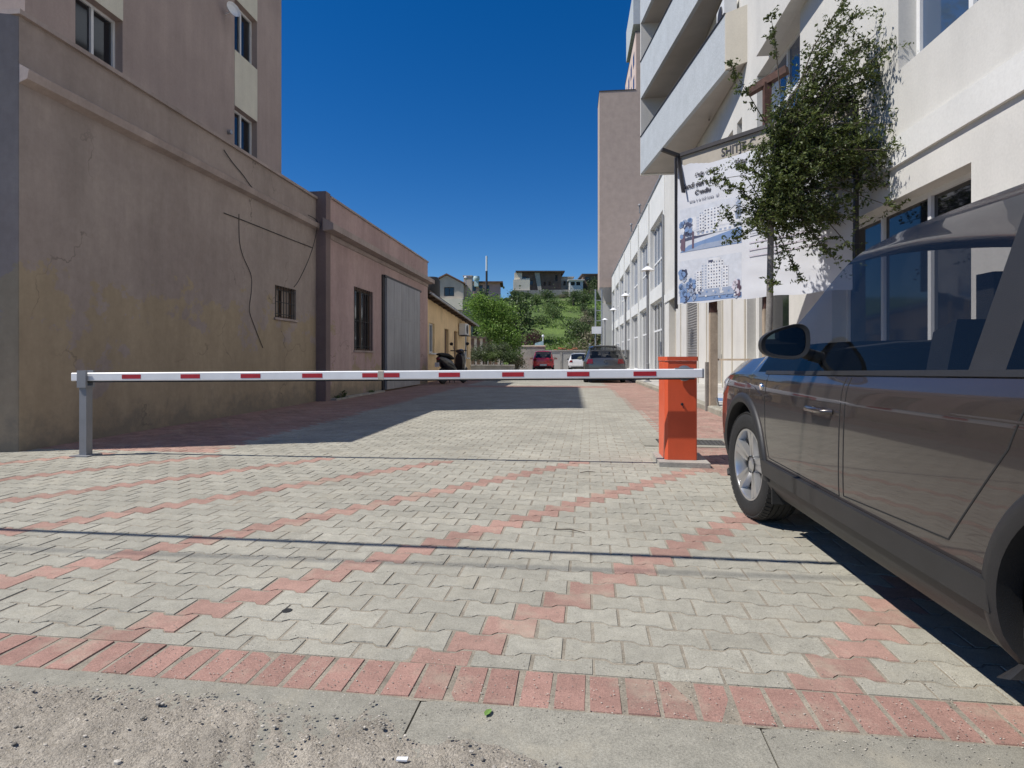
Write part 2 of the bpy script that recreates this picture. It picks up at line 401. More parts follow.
# sandy dirt washed over the kerb, with tyre marks
edge_px = [(120,688),(224,699),(250,701),(275,703),(300,711),(325,717),(345,719),(360,713),(372,711),(388,718),(398,726),(408,740),(420,745),(436,746),(450,740),(470,741),(495,746),(515,752),(540,764),(560,777),(620,790),(760,800),(900,806)]
epts = sorted([(gnd(u,v).x, gnd(u,v).y) for u, v in edge_px])
def edge(x):
    if x <= epts[0][0]: return epts[0][1]
    for (a, ya), (b, yb) in zip(epts, epts[1:]):
        if x <= b: return ya+(yb-ya)*(x-a)/(b-a)
    return epts[-1][1]
mb = MB(); NX, NY = 420, 150; x0, x1 = -2.6, 2.0
for j in range(NY+1):
    for i in range(NX+1):
        x = x0+(x1-x0)*i/NX; e = edge(x)+noise.noise((x*38,0,7))*.018+noise.noise((x*110,3,7))*.008
        w = (j/NY); y = .55+(e-.55)*w; d = e-y
        z = .002+.008*min(1, d/.16)*(1+.5*noise.noise((x*7,y*7,1)))+.005*noise.noise((x*26,y*26,2))*min(1,d/.05)+.005*noise.noise((x*75,y*75,5))*min(1,d/.03)+.004*noise.noise((x*160,y*160,8))*min(1,d/.03)
        ru_ = math.sin((x*.96+y*.5)*75)*.5+.5
        tr = max(0, 1-abs((x*.9-y*.55)+1.55)/.22)+max(0, 1-abs((x-y*.1)-.02)/.20)
        z -= tr*.010*ru_*min(1,d/.06)
        mb.v.append((x,y,max(z,-.004 if j == NY else .0005)))
for j in range(NY):
    for i in range(NX):
        a = j*(NX+1)+i; mb.f.append((a,a+1,a+NX+2,a+NX+1)); mb.m.append(0)
struct('dirt', mb, M['dirt'], smooth=60)
mb = MB()
for k in range(2300):
    x = ru(-2.2,1.3); e = edge(x); y = e-abs(random.gauss(0,.22))+.03*(rnd() < .25)
    r = abs(random.gauss(0,.0017))+.0008
    if rnd() < .02: r *= 2.2
    mb.ball((x,y,.012+r*.3), (r*ru(.8,1.4),r*ru(.8,1.4),r*.7), 6)
for k in range(1500):
    p = fr2(ru(-1.6,1.2), T0-.3+abs(random.gauss(0,.22))); r = ru(.0008,.0024); mb.ball((p.x,p.y,.002+r*.4), (r*1.3,r,r*.7), 5)
tag(obj('gravel', mb, M['pebble']), kind='stuff')
# right hand raised sidewalk with its kerb
mb = MB(); mb.box((2.76,7.5,-.05), (4.9,72,.116)); struct('sidewalk', mb, M['concrete'])
mb = MB(); y = 7.5
while y < 60:
    mb.prism([(2.60,y+.008,-.05),(2.757,y+.008,-.05),(2.757,y+.008,.122),(2.635,y+.008,.122),(2.60,y+.008,.09)], (0,.984,0)); y += 1.0
struct('sidewalk_kerb', mb, M['kerb'])

# drain cover set in a concrete collar behind the barrier
t = thing('drain_cover', 'dark iron grate in a pale concrete collar behind the orange barrier box', 'drain cover', (1.4,7.15,0))
mb = MB(); o = [(.84,6.86),(1.98,6.78),(2.04,7.52),(.86,7.6)]; i_ = [(1.03,6.98),(1.80,6.93),(1.84,7.36),(1.04,7.42)]
vs = [(x,y,.010) for x, y in o]+[(x,y,.010) for x, y in i_]+[(x,y,-.008) for x, y in o]
mb.add(vs, [(0,1,5,4),(1,2,6,5),(2,3,7,6),(3,0,4,7),(0,1,9,8),(1,2,10,9),(2,3,11,10),(3,0,8,11)]); obj('collar', mb, M['kerb'], t)
mb = MB(); mb.add([(x,y,.004) for x, y in i_], [(0,1,2,3)])
for k in range(16):
    f = (k+.5)/16; a = V((i_[0][0]+(i_[1][0]-i_[0][0])*f, i_[0][1]+(i_[1][1]-i_[0][1])*f, .009)); b = V((i_[3][0]+(i_[2][0]-i_[3][0])*f, i_[3][1]+(i_[2][1]-i_[3][1])*f, .009)); mb.bar(a, b, .026, .008)
obj('grate', mb, M['iron'], t)

# ================================================================ BARRIER
BX0, BX1, BY = .894, 1.197, 5.70
t = thing('barrier_gate', 'orange parking barrier box with a lowered white arm across the entrance', 'barrier gate', (1.04,5.9,0))
mb = MB(); mb.prism([(.82,5.565,-.02),(1.285,5.545,-.02),(1.31,6.16,-.02),(.84,6.18,-.02)], (0,0,.066)); 
o = obj('concrete_base', mb, M['concrete_old'], t)
mb = MB(); c = .028; z0, z1 = .048, 1.0
mb.prism([(BX0+c,BY,z0),(BX1-.012,BY,z0),(BX1,BY+.012,z0),(BX1,BY+.40,z0),(BX0,BY+.40,z0),(BX0,BY+c,z0)], (0,0,z1-z0))
cab = obj('cabinet', mb, M['orange'], t)
mb = MB(); e = .007; mb.prism([(BX0+c-e,BY-e,1.003),(BX1+e-.01,BY-e,1.003),(BX1+e,BY,1.003),(BX1+e,BY+.407,1.003),(BX0-e,BY+.407,1.003),(BX0-e,BY+c-e,1.003)], (0,0,.040)); obj('lid', mb, M['orange'], t)
mb = MB(); mb.lathe([(0,-.016),(.009,-.016),(.009,0),(.014,0),(.014,.004)], (1.055,BY-.001,.585), (0,1,0), 12); mb.bar((1.055,BY-.018,.585), (1.063,BY-.02,.545), .006); obj('lock', mb, M['dark_steel'], cab)
# door seam on the front
AZ = .884; AY = BY-.112; tilt = (.884-.845)/4.5
AM = lambda x, y, z: (x, AY+y, AZ+z+(x-1.0)*tilt)
def armsec(x, hh=.0435, dd=.0215):
    ch = .008
    return [AM(x,-dd,-hh+ch), AM(x,-dd+ch,-hh), AM(x,dd-ch,-hh), AM(x,dd,-hh+ch), AM(x,dd,hh-ch), AM(x,dd-ch,hh), AM(x,-dd+ch,hh), AM(x,-dd,hh-ch)]
mb = MB()
def extr(xa, xb, hh=.0435, dd=.0215):
    A, B = armsec(xa,hh,dd), armsec(xb,hh,dd); mb.add(A+B, [tuple(range(8)), tuple(range(8,16))[::-1]]+[(i,(i+1) % 8,8+(i+1) % 8,8+i) for i in range(8)])
extr(-5.25, 1.215)
arm = obj('arm', mb, M['arm_white'], t)
mb = MB(); extr(1.216,1.232,.046,.024); obj('end_cap', mb, M['steel'], arm)
mb = MB(); extr(-1.918,-1.862,.047,.0245); obj('joint_clamp', mb, M['cream_wall'], arm)
mb = MB(); a = AM(-5.2,0,-.051); b = AM(1.15,0,-.051); mb.bar(a, b, .026, .013); obj('rubber_edge', mb, M['black_rubber'], arm)
mb = MB(); mb.obox(AM(1.05,.0,.0455), (.085,0,0), (0,.018,0), (0,0,.006)); obj('bracket', mb, M['steel'], arm)
xs = [.686-.628*k for k in range(4)]+[-1.89]+[-2.60-.655*k for k in range(5)]
for x in xs:
    if x < -5.1: continue
    segs = [(x-.106,x+.106)]
    if abs(x+1.89) < .02: segs = [(-2.08,-1.922),(-1.858,-1.70)]
    for a, b in segs:
        mb = MB(); mb.obox(AM((a+b)/2,-.0222,0), ((b-a)/2,0,((b-a)/2)*tilt), (0,.0012,0), (0,0,.0215)); obj('reflective_strip', mb, M['reflect_red'], arm)
mb = MB(); mb.lathe([(0,0),(.05,0),(.05,.092)], (1.07,AY+.0225,AZ), (0,1,0), 20); mb.lathe([(0,-.0),(.075,0),(.075,.012),(0,.012)], (1.07,AY+.078,AZ), (0,1,0), 20); obj('pivot', mb, M['steel'], t)
t = thing('barrier_rest', 'grey forked post holding the far end of the white barrier arm', 'post', (-5.1,AY,0))
mb = MB(); zz = AZ-.051-(6.1)*tilt-.01; mb.box((-5.14,AY-.04,0), (-5.06,AY+.04,zz-.05)); mb.box((-5.2,AY-.1,0),(-5.0,AY+.1,.012)); obj('post', mb, M['grey_steel'], t)
mb = MB(); mb.box((-5.15,AY-.06,zz-.05),(-5.05,AY+.06,zz-.03)); mb.box((-5.15,AY-.06,zz-.03),(-5.05,AY-.035,zz+.13)); mb.box((-5.15,AY+.035,zz-.03),(-5.05,AY+.06,zz+.13)); obj('fork', mb, M['grey_steel'], t)
# overhead cables (their shadows cross the paving)
def cable(label, pa, pb, H, r, nm='overhead_cable'):
    sx, sy = H/1.46, .33*H/1.46
    a = V((pa.x-sx, pa.y-sy, H)); b = V((pb.x-sx, pb.y-sy, H)); d = (b-a).normalized(); a2 = a-d*14; b2 = b+d*9
    mb = MB(); pts = []
    for i in range(41):
        f = i/40; p = a2.lerp(b2, f); pts.append(p)
    mb.tube(pts, r, 8); tag(obj(nm, mb, M['wire'], smooth=60), label, 'cable')
cable('thick black overhead cable low above the entrance, its shadow crossing the grey paving', gnd(224,538.5), gnd(800,562), 3.0, .022)
cable('thin black overhead cable strung high above the entrance', gnd(300,559), gnd(800,577), 6.6, .010)
# small litter
mb = MB(); p = gnd(488,715); 
pts = [(-.019,0),(-.008,.0085),(.006,.0085),(.019,0),(.006,-.0085),(-.008,-.0085)]
ca, sa = math.cos(1.2), math.sin(1.2)
mb.add([(p.x+x*ca-y*sa, p.y+x*sa+y*ca, .006+abs(y)*.5+x*x*6) for x, y in pts], [(0,1,2,3),(0,3,4,5)])
tag(obj('fallen_leaf', mb, mat('green_leaf', (.16,.28,.06), .5, .1, 40)), 'small green fallen leaf lying on the concrete kerb', 'leaf')
mb = MB(); p = gnd(402,765); mb.prism([(p.x-.014,p.y-.005,.012),(p.x+.014,p.y-.004,.012),(p.x+.015,p.y+.006,.014),(p.x-.013,p.y+.005,.013)], (0,0,.004)); tag(obj('paper_scrap', mb, M['arm_white']), 'white paper scrap lying in the dirt beside the kerb', 'litter')
for (u, v, lb, sc, rz) in ((588,473,'thin dry twig on the pavers below the barrier arm',.075,.3),(570,532,'bent dry twig between the two upper red diagonals near the middle',.10,-.25)):
    p = gnd(u,v); mb = MB(); mb.tube([(p.x-sc*math.cos(rz),p.y-sc*math.sin(rz),.006),(p.x,p.y+.01,.014),(p.x+sc*.9*math.cos(rz),p.y+sc*math.sin(rz),.006)], [.003,.004,.002], 5); tag(obj('twig', mb, M['bark_dark']), lb, 'twig')
p = gnd(287,611); mb = MB(); mb.lathe([(0,.002),(.013,.003),(.020,.0028),(.022,.0015)], p, (0,0,1), 14); tag(obj('paver_hole', mb, M['black_rubber']), 'dark tar blob on a grey paver near the red border', 'stain')  # black disc paints the darkness of a hole in the paver
# ================================================================ LEFT: LOW WAREHOUSE
XA, XB = -6.05, -5.83
t = thing('low_warehouse', 'long low mauve plastered warehouse with a flat roof and grey sheet gate', 'building', (-9,14,0))
YN, YS, YE = 5.75, 13.15, 22.95
PA = 4.80; PB = 4.90
def yX(u, X): return onX(u, 358, X).y
wa0, wa1 = yX(275,XA), yX(296,XA); wb0, wb1 = yX(354,XB), yX(373,XB)
hA = (wa0-YN, wa1-YN, 1.87, 2.53); hB = (wb0-YS, wb1-YS, 1.24, 2.96)
mb = MB(); facade(mb, (XA,YN,0), (0,1,0), (1,0,0), YS-YN, -.1, PA, [hA], .22)
m2 = MB(); facade(m2, (XB,YS+.26,0), (0,1,0), (1,0,0), YE-YS-.26, -.1, PB, [(hB[0]-.26,hB[1]-.26,*hB[2:])], .22); obj('wall', m2, M['plaster_pink'], t)
# body behind the plastered skin, near gable skewed to the street
B = [(XA-.22,YN,-.1),(XB-.22,YE,-.1),(-14,YE,-.1),(-14,3.1,-.1)]
mb.prism(B, (0,0,4.65)); 
mb.prism([(XA-.004,YN-.002,-.1),(-14,3.1,-.1),(-14,3.3,-.1),(XA-.22,YN+.2,-.1)], (0,0,PA+.1))
mb.prism([(-14,YE-.2,-.1),(XB-.1,YE-.2,-.1),(XB-.1,YE,-.1),(-14,YE,-.1)], (0,0,PB+.1))
wall = obj('wall', mb, M['plaster'], t)
mb = MB(); mb.prism([(XA,YN,4.06),(XA+.10,YN,4.10),(XA+.12,YN,4.20),(XA,YN,4.27)], (0,YS-YN,0))
mb.prism([(XB,YS-.12,4.03),(XB+.26,YS-.12,4.05),(XB+.26,YS-.12,4.20),(XB,YS-.12,4.34)], (0,YE-YS+.25,0))
mb.prism([(XB,YS+.27,3.90),(XB+.035,YS+.27,3.92),(XB+.035,YS+.27,4.02),(XB,YS+.27,4.028)], (0,YE-YS-.30,0)); obj('cornice', mb, M['plaster_trim'], t)
mb = MB(); mb.box((XA-.25,YN-.03,PA), (XA+.045,YS,PA+.055)); mb.box((XB-.25,YS+.27,PB),(XB+.04,YE+.03,PB+.05)); obj('coping', mb, M['plaster_trim'], t)
mb = MB(); mb.box((XA-.3,YS,-.1), (XB+.025,YS+.262,PB+.09)); obj('pilaster', mb, M['plaster_dark'], t)
def barred(P0, h, nb, rails, frame):
    f = window(t, P0, (0,1,0), (1,0,0), h, .2, 2, (), 'wood_door', 'glass_dark', .05)
    a0, a1, b0, b1 = h; x = P0[0]-.02; mb = MB()
    for k in range(nb): y = P0[1]+a0+(a1-a0)*(k+.5)/nb; mb.tube([(x,y,b0),(x,y,b1)], .010, 6)
    for z in rails: mb.bar((x-.012,P0[1]+a0,z), (x-.012,P0[1]+a1,z), .025, .012)
    obj('security_bars', mb, M[frame], f)
    mb = MB(); mb.box((P0[0]-.1,P0[1]+a0-.05,b0-.05),(P0[0]+.035,P0[1]+a1+.05,b0-.004)); obj('sill', mb, M['plaster_trim'], f)
barred((XA,YN,0), hA, 8, (1.95,2.2,2.45), 'iron'); barred((XB,YS,0), hB, 9, (1.35,2.05,2.85), 'iron')
# sliding sheet gate hung outside the wall
gy0, gy1 = yX(387,XB+.12), yX(420,XB+.12)
mb = MB(); mb.box((XB+.05,gy0,.05), (XB+.12,gy1,3.52))
n = 5
for k in range(n+1): y = gy0+(gy1-gy0)*k/n; mb.box((XB+.12,max(y-.012,gy0),.05),(XB+.124,min(y+.012,gy1),3.52))
for z in (1.2,2.35): mb.box((XB+.12,gy0,z-.02),(XB+.129,gy1,z+.02))
gate = obj('gate', mb, M['sheet'], t)
mb = MB(); mb.box((XB-.02,gy0-.16,.0),(XB+.05,gy0-.004,3.6)); obj('gate_gap', mb, M['dark_steel'], gate)  # dark strip standing in for the shaded gap beside the gate
mb = MB(); mb.box((XB+.02,gy0-.1,3.53),(XB+.10,gy1+.3,3.60)); obj('gate_rail', mb, M['dark_steel'], gate)
mb = MB(); mb.box((XB+.001,YS+.3,-.01),(XB+.16,gy0-.3,.045)); obj('plinth', mb, M['concrete_old'], t)
# loose cables hung on the wall
def wallcable(pts, X, label, r=.008):
    P = [onX(u, v, X) for u, v in pts]; q = []
    for a, b, c, d in zip([P[0]]+P, P, P[1:], P[2:]+[P[-1]]):
        for k in range(6):
            s = k/6; q.append(.5*((2*b)+(c-a)*s+(2*a-5*b+4*c-d)*s*s+(3*b-a-3*c+d)*s**3))
    q.append(P[-1]); mb = MB(); mb.tube(q, r, 6); tag(obj('wall_cable', mb, M['wire'], smooth=60), label, 'cable')
wallcable([(224,150),(233,163),(243,175),(253,189),(262,199)], XA+.02, 'black cable slanting down the parapet of the mauve warehouse')
wallcable([(224,213),(250,223),(290,239),(332,254)][:3]+[(312,247.5)], XA+.012, 'straight thin cable stapled under the cornice of the mauve warehouse')
wallcable([(308,215),(315,219),(317.5,224),(314,243),(308,261),(299,280),(294,287)], XA+.10, 'black cable hanging in a curve from the cornice down to the small barred window')
wallcable([(239,214),(239.5,240),(243,256),(251,275),(251.5,290),(249.5,310),(254,325),(263,348)], XA+.012, 'long crooked thin cable running down the bare wall left of the small window', .006)
# weeds along the foot of the wall
for (u, v, hh, lb) in ((344,394,.20,'small dark weed tuft at the foot of the warehouse wall beside the brown pilaster'),(339,397,.10,'low flat weed at the wall foot just left of a taller tuft'),(372,391.5,.10,'low weed at the wall foot near the grey gate')):
    p = onX(u, v, XB+.10); mb = MB()
    for k in range(60):
        a = ru(0,6.3); r = ru(.01,.12); c = V((p.x+r*math.cos(a)*.5, p.y+r*math.sin(a)*1.4, ru(.02,hh))); d = V((ru(-1,1),ru(-1,1),ru(-.3,1)))*.045; e = d.cross(V((ru(-1,1),ru(-1,1),1))).normalized()*.018
        mb.add([c-d,c+e,c+d,c-e], [(0,1,2,3)])
    tag(obj('weed', mb, M['leaf_dark']), lb, 'weed')

# ================================================================ LEFT: TALL APARTMENT BLOCK
XT = -9.25; TY0, TY1, TH_ = 8.9, 17.6, 13.7
t = thing('apartment_tower', 'tall brown apartment block with pale green cream panels rising behind the low warehouse', 'building', (-14,13,0))
wy0, wy1 = yX(234.5,XT), yX(257,XT)
def ztop(v, u): p = onX(u, v, XT); return p.z
zw = [(ztop(162,256)+.0, ztop(130,256)), (ztop(69,256), ztop(18.5,256))]
ww = wy1-wy0; cols = [wy1-TY0-ww]; 
bands = [(cols[0], cols[0]+ww), (1.0, 1.0+ww)]
sh = zw[1][0]-zw[0][0]; H0 = zw[0][1]-zw[0][0]
holes = []
for b in bands:
    for k in range(-1,4):
        z0 = zw[0][0]+k*sh
        if k == 1: z0 = zw[1][0]
        if z0+1.4 > TH_: continue
        holes.append((b[0], b[1], z0, z0+(1.42 if k != 0 else max(1.2, H0))))
mb = MB(); facade(mb, (XT,TY0,0), (0,1,0), (1,0,0), TY1-TY0, 0, TH_, holes, .28)
mb.box((-22,TY0,0),(XT-.28,TY1,TH_-.3)); mb.box((-22,TY0,TH_-.3),(XT-.285,TY0+.25,TH_)); mb.box((-22,TY1-.25,TH_-.3),(XT-.285,TY1,TH_))
obj('wall', mb, M['tower_brown'], t)
mb = MB(); mb.box((-22.1,TY0-.08,TH_),(XT+.08,TY1+.08,TH_+.07)); obj('roof_slab', mb, M['tower_brown'], t)
for b in bands:
    zs = sorted([0]+[z for h in holes if h[0] == b[0] for z in h[2:]]+[TH_-.3])
    for i in range(0, len(zs), 2):
        if zs[i+1]-zs[i] > .1:
            mb = MB(); mb.box((XT-.02,TY0+b[0],zs[i]+.001),(XT+.012,TY0+b[1],zs[i+1]-.001)); obj('panel', mb, M['tower_cream'], t)
for h in holes: window(t, (XT,TY0,0), (0,1,0), (1,0,0), h, .26, 2, (), 'alu', 'glass_dark', .06)
mb = MB(); p = onX(228,132,XT); mb.tube([p, p+V((.10,0,0))], .06, 10); tag(obj('vent_pipe', mb, M['steel']), 'short round vent pipe on the brown tower wall level with the lower windows', 'vent')
p = onX(225.5,14,XT); mb = MB(); mb.lathe([(.02,0),(.16,.05),(.20,.12)], p+V((.22,-.1,0)), V((.9,-.4,.2)), 14); mb.tube([p, p+V((.22,-.1,0))], .02, 6); tag(obj('satellite_dish', mb, M['arm_white']), 'small white dish fixed on the brown tower beside an upper window', 'satellite dish')

# ================================================================ YELLOW HOUSE AND WHAT STANDS BEHIND
t = thing('yellow_house', 'single storey ochre yellow house with a sloping dark roof behind the warehouse', 'building', (-9,29,0))
XY = -6.12; Y0, Y1 = 23.3, 34.6
def hy(u): return yX(u, XY)-Y0
hs = [(hy(429), hy(434.5), 1.25, 2.55), (hy(444.5), hy(448.6), .0, 2.45), (hy(454), hy(457.5), .0, 2.45), (hy(465), hy(468.2), 1.05, 2.45)]
mb = MB(); facade(mb, (XY,Y0,0), (0,1,0), (1,0,0), Y1-Y0, -.1, 2.85, hs, .2)
mb.prism([(XY-.003,Y0,2.85),(XY-.003,Y1,2.85),(XY-.003,Y1,3.0),(XY-.003,Y0,3.62)], (-.2,0,0))
mb.box((-13,Y0,-.1),(XY-.2,Y1,2.84)); obj('wall', mb, M['yellow'], t)
for h in (hs[0], hs[3]): window(t, (XY,Y0,0), (0,1,0), (1,0,0), h, .18, 2, (), 'alu', 'glass_blue', .07, sill='alu')
for h in hs[1:3]:
    mb = MB(); mb.box((XY-.16,Y0+h[0]+.01,0),(XY-.12,Y0+h[1]-.01,h[3]-.01)); d = obj('door', mb, M['wood_door'], t)
    mb = MB(); mb.box((XY-.12,Y0+h[1]-.18,1.0),(XY-.07,Y0+h[1]-.13,1.05)); obj('handle', mb, M['steel'], d)
mb = MB(); ov = .36
mb.prism([(XY+ov,Y0-.3,3.70),(XY+ov,Y1+.5,3.0),(XY+ov,Y1+.5,3.10),(XY+ov,Y0-.3,3.80)], (-7.5,0,0)); rf = obj('roof', mb, M['roof_brown'], t)
for k in range(13):
    mb = MB(); y = Y0+k*.95; z = 3.70-(y-Y0+.3)*.7/(Y1-Y0+1.2)-.001; mb.box((XY-.0,y-.05,z-.09),(XY+ov-.05,y+.05,z-.008)); obj('rafter', mb, M['roof_brown'], rf)
mb = MB(); mb.box((XY+ov-.02,Y0-.3,3.66),(XY+ov+.03,Y0+.4,3.72)); mb.tube([(XY+ov+.05,Y0-.2,3.66),(XY+ov+.05,Y1+.45,3.0)], .05, 8); obj('gutter', mb, M['steel'], rf)
def aircon(label, P, sx=.32, sy=.85, sz=.6, side=1):
    t = thing('air_conditioner', label, 'air conditioner', P)
    mb = MB(); mb.box((P[0]-sx/2,P[1]-sy/2,P[2]),(P[0]+sx/2,P[1]+sy/2,P[2]+sz)); obj('casing', mb, M['alu'], t)
    mb = MB(); mb.lathe([(0,0),(sz*.38,0),(sz*.40,.01),(sz*.40,.02)], (P[0]+side*(sx/2+.002)-(.021 if side < 0 else 0),P[1],P[2]+sz/2), (1,0,0), 18); obj('fan_grille', mb, M['dark_steel'], t)
    mb = MB(); mb.box((P[0]-sx/2,P[1]-sy/2-.02,P[2]-.05),(P[0]+sx/2+.1,P[1]+sy/2+.02,P[2]-.004)); obj('bracket', mb, M['dark_steel'], t); return t
p = onX(464,330,XY+.22); aircon('air conditioner hung under the eave at the far corner of the yellow house', (p.x,p.y,2.28), .34, 1.0, .62)
mb = MB(); p = atd(431,294,25.0); mb.lathe([(.0,0),(.36,0),(.40,.1),(.40,.75),(.30,.9),(0,.93)], (p.x,p.y,3.62), (0,0,1), 18); tag(obj('water_tank', mb, M['black_plastic'], smooth=50), 'black plastic water tank on the near end of the yellow house roof', 'water tank')

# ================================================================ RIGHT: TOWER WITH BALCONIES
F_ = 4.6; YC = 29.6
def fy(u): return onX(u, 358, F_).y
t = thing('balcony_tower', 'white multi storey block with long pale blue balconies over shopfronts', 'building', (9,17,0))
Yn = 2.2
G = [fy(u) for u in (800,790,758,746,722,714,697,686)]
def H(u0, u1, z0, z1): a, b = sorted((fy(u0)-Yn, fy(u1)-Yn)); return (a, b, z0, z1)
gh = [H(789,759,.35,3.3), H(757.5,747,.35,3.3), H(722,714.5,.2,3.3), H(697,686.5,.75,3.3), (1.0,4.2,.35,3.3), (5.0,8.6,.35,3.3), H(676,669,.3,3.9)]
fh = [H(800,757,5.1,8.07), H(742,737,6.2,7.6), H(733,727.5,6.2,7.6), H(718,711,6.1,7.6), (2,6.5,5.1,8.07), H(704,697,6.1,7.6)]
mb = MB(); facade(mb, (F_,Yn,0), (0,1,0), (-1,0,0), YC-Yn, -.1, 8.3, gh+fh, .35)
mb.box((F_+.35,Yn,-.1),(16,YC,8.29))
obj('wall', mb, M['white_wall'], t)
mb = MB(); mb.box((F_-.05,Yn,3.75),(F_-.001,YC-.3,4.15)); obj('fascia', mb, M['band'], t)
# upper storeys: plain bay near the street, balconies further on
mb = MB(); yb = 14.0
mb.box((4.28,Yn,8.075),(F_+.3,yb,27)); mb.box((F_+.3,Yn,8.301),(16,YC,27)); mb.box((F_+.02,yb+.001,8.301),(F_+.3,YC,27))
obj('upper_wall', mb, M['white_wall'], t)
for h in gh:
    i = gh.index(h)
    if i == 3:
        mb = MB(); z = h[2]+.02
        while z < h[3]-.1: mb.obox((F_-.0+.06,Yn+(h[0]+h[1])/2,z+.05), (0,(h[1]-h[0])/2-.01,0), (.018,0,-.03), (.004,0,.006)); z += .10
        mb.box((F_+.10,Yn+h[0],h[2]),(F_+.12,Yn+h[1],h[3])); obj('louvre_shutter', mb, M['shutter'], t)
    elif i == 2:
        mb = MB(); mb.box((F_+.22,Yn+h[0],h[2]),(F_+.26,Yn+h[1],h[3])); d = obj('panel_door', mb, M['cream_wall'], t)
        mb = MB(); mb.box((F_+.20,Yn+h[0]+.05,1.0),(F_+.219,Yn+h[1]-.05,1.15)); obj('kick_rail', mb, M['black_plastic'], d)
        mb = MB(); mb.box((F_+.19,Yn+h[0]+.05,.25),(F_+.219,Yn+h[1]-.05,.98)); obj('lower_panel', mb, M['wood'], d)
    elif i == 6:
        mb = MB(); mb.box((F_+.30,Yn+h[0],h[2]),(F_+.34,Yn+h[1],h[3])); obj('recess_panel', mb, M['cream_wall'], t)
    else: window(t, (F_,Yn,0), (0,1,0), (-1,0,0), h, .33, 3 if h[1]-h[0] > 2 else 1, (1.05,) if i == 1 else (), 'alu', 'glass_dark', .07, 'shop_window')
for h in fh: window(t, (F_,Yn,0), (0,1,0), (-1,0,0), h, .33, max(1,int((h[1]-h[0])/1.1)), (h[2]+(h[3]-h[2])*.62,), 'alu', 'glass_blue', .08)
# upright joints of the white panels beside the shopfront
for u in (745.5,732.5,723,707,698.5,681): mb = MB(); y = fy(u); mb.box((F_-.03,y-.035,.13),(F_-.001,y+.035,3.74)); obj('panel_trim', mb, M['cream_wall'], t)
# balconies
fo, no, fi, ni = V((2.92,25.04,0)), V((4.17,16.3,0)), V((F_,25.04,0)), V((F_,15.95,0))
dn = (no-fo).normalized(); out = V((dn.y,-dn.x,0)); out = out if out.x < 0 else -out
for k in range(6):
    z = 8.9+3.2*k
    mb = MB(); mb.prism([fo+UP*z, no+UP*z, ni+UP*z, fi+UP*z], (0,0,.16)); sl = obj('balcony', mb, M['soffit'], t)
    mb = MB(); a, b = fo+out*.012, no+out*.012
    mb.prism([a+UP*(z-.02), b+UP*(z-.02), b-out*.13+UP*(z-.02), a-out*.13+UP*(z-.02)], (0,0,1.55)); obj('parapet', mb, M['balcony'], sl)
    mb = MB(); mb.prism([b+UP*(z-.02)+V((.006,-.10,0)), b+UP*(z-.02), ni+V((.02,0,z-.02)), ni+V((.02,-.10,z-.02))], (0,0,1.52)); obj('end_wall', mb, M['cream_wall'], sl)
    mb = MB(); mb.prism([a+out*.03+UP*(z+1.532), b+out*.03+UP*(z+1.532), b-out*.16+UP*(z+1.532), a-out*.16+UP*(z+1.532)], (0,0,.035)); obj('coping', mb, M['dark_steel'], sl)
    if k < 5:
        for (q0, q1) in ((17.2,18.6),(20.6,22.4)):
            mb = MB(); mb.box((F_-.0,q0,z+.2),(F_+.017,q1,z+2.5)); obj('balcony_door', mb, M['glass_dark'], sl)
mb = MB(); mb.prism([fo+V((0,.002,8.86)), fi+V((0,.002,8.86)), fi+V((0,.2,8.86)), fo+V((0,.2,8.86))], (0,0,18.2)); obj('fin_wall', mb, M['white_wall'], t)
mb = MB(); mb.lathe([(0,0),(.10,0),(.13,.1),(.11,.13),(0,.14)], onX(709,120,F_-.06)-V((.2,0,.0)), (0,0,1), 14); mb.tube([onX(709,120,F_), onX(709,120,F_-.26)], .02, 6)
tag(obj('wall_lamp', mb, M['dark_steel']), 'small dark lamp under the lowest pale blue balcony', 'wall lamp')
mb = MB(); y = fy(665); mb.tube([(F_-.08,YC-.12,0.1),(F_-.08,YC-.12,8.2)], .055, 8); tag(obj('drain_pipe', mb, M['grey_steel'], smooth=60), 'grey drain pipe down the corner between the balcony block and the glazed shops', 'drain pipe')
aircon('air conditioner standing on the near end of the lowest balcony', (4.38,17.0,10.47), .34, .85, .62, -1)
# conduit and a white poster with yellow print in the shop window
mb = MB(); h = gh[1]; mb.box((F_+.235,Yn+h[0]+.1,.45),(F_+.24,Yn+h[1]-.1,.98)); po = obj('window_poster', mb, M['p_white'])
tag(po, 'white and yellow poster in the low narrow shop window', 'poster')
mb = MB(); mb.box((F_+.231,Yn+h[0]+.18,.5),(F_+.2345,Yn+h[1]-.25,.9)); obj('yellow_print', mb, mat('yellow_print', (.62,.56,.13), .6, .2, 8), po)

# ================================================================ RIGHT: GLAZED TWO STOREY SHOP BLOCK
Y0g, Y1g = YC+.003, 68.0
t = thing('shop_block', 'long white two storey shop block with tall glazed bays beside the lane', 'building', (9,48,0))
nb = 7; W = Y1g-Y0g; pitch = W/nb
hh = []
for k in range(nb):
    a = .45+k*pitch; b = (k+1)*pitch-.28
    hh += [(a,b,.16,4.19), (a,b,4.94,8.6)]
mb = MB(); facade(mb, (F_,Y0g,0), (0,1,0), (-1,0,0), W, -.1, 10.45, hh, .34); mb.box((F_+.34,Y0g,-.1),(16,Y1g,10.3)); obj('wall', mb, M['band'], t)
for h in hh:
    up = h[2] > 4
    window(t, (F_,Y0g,0), (0,1,0), (-1,0,0), h, .32, 4, (h[2]+(h[3]-h[2])*(.42 if up else .60),), 'alu', 'glass_blue' if up else 'glass_dark', .10, 'shop_window')
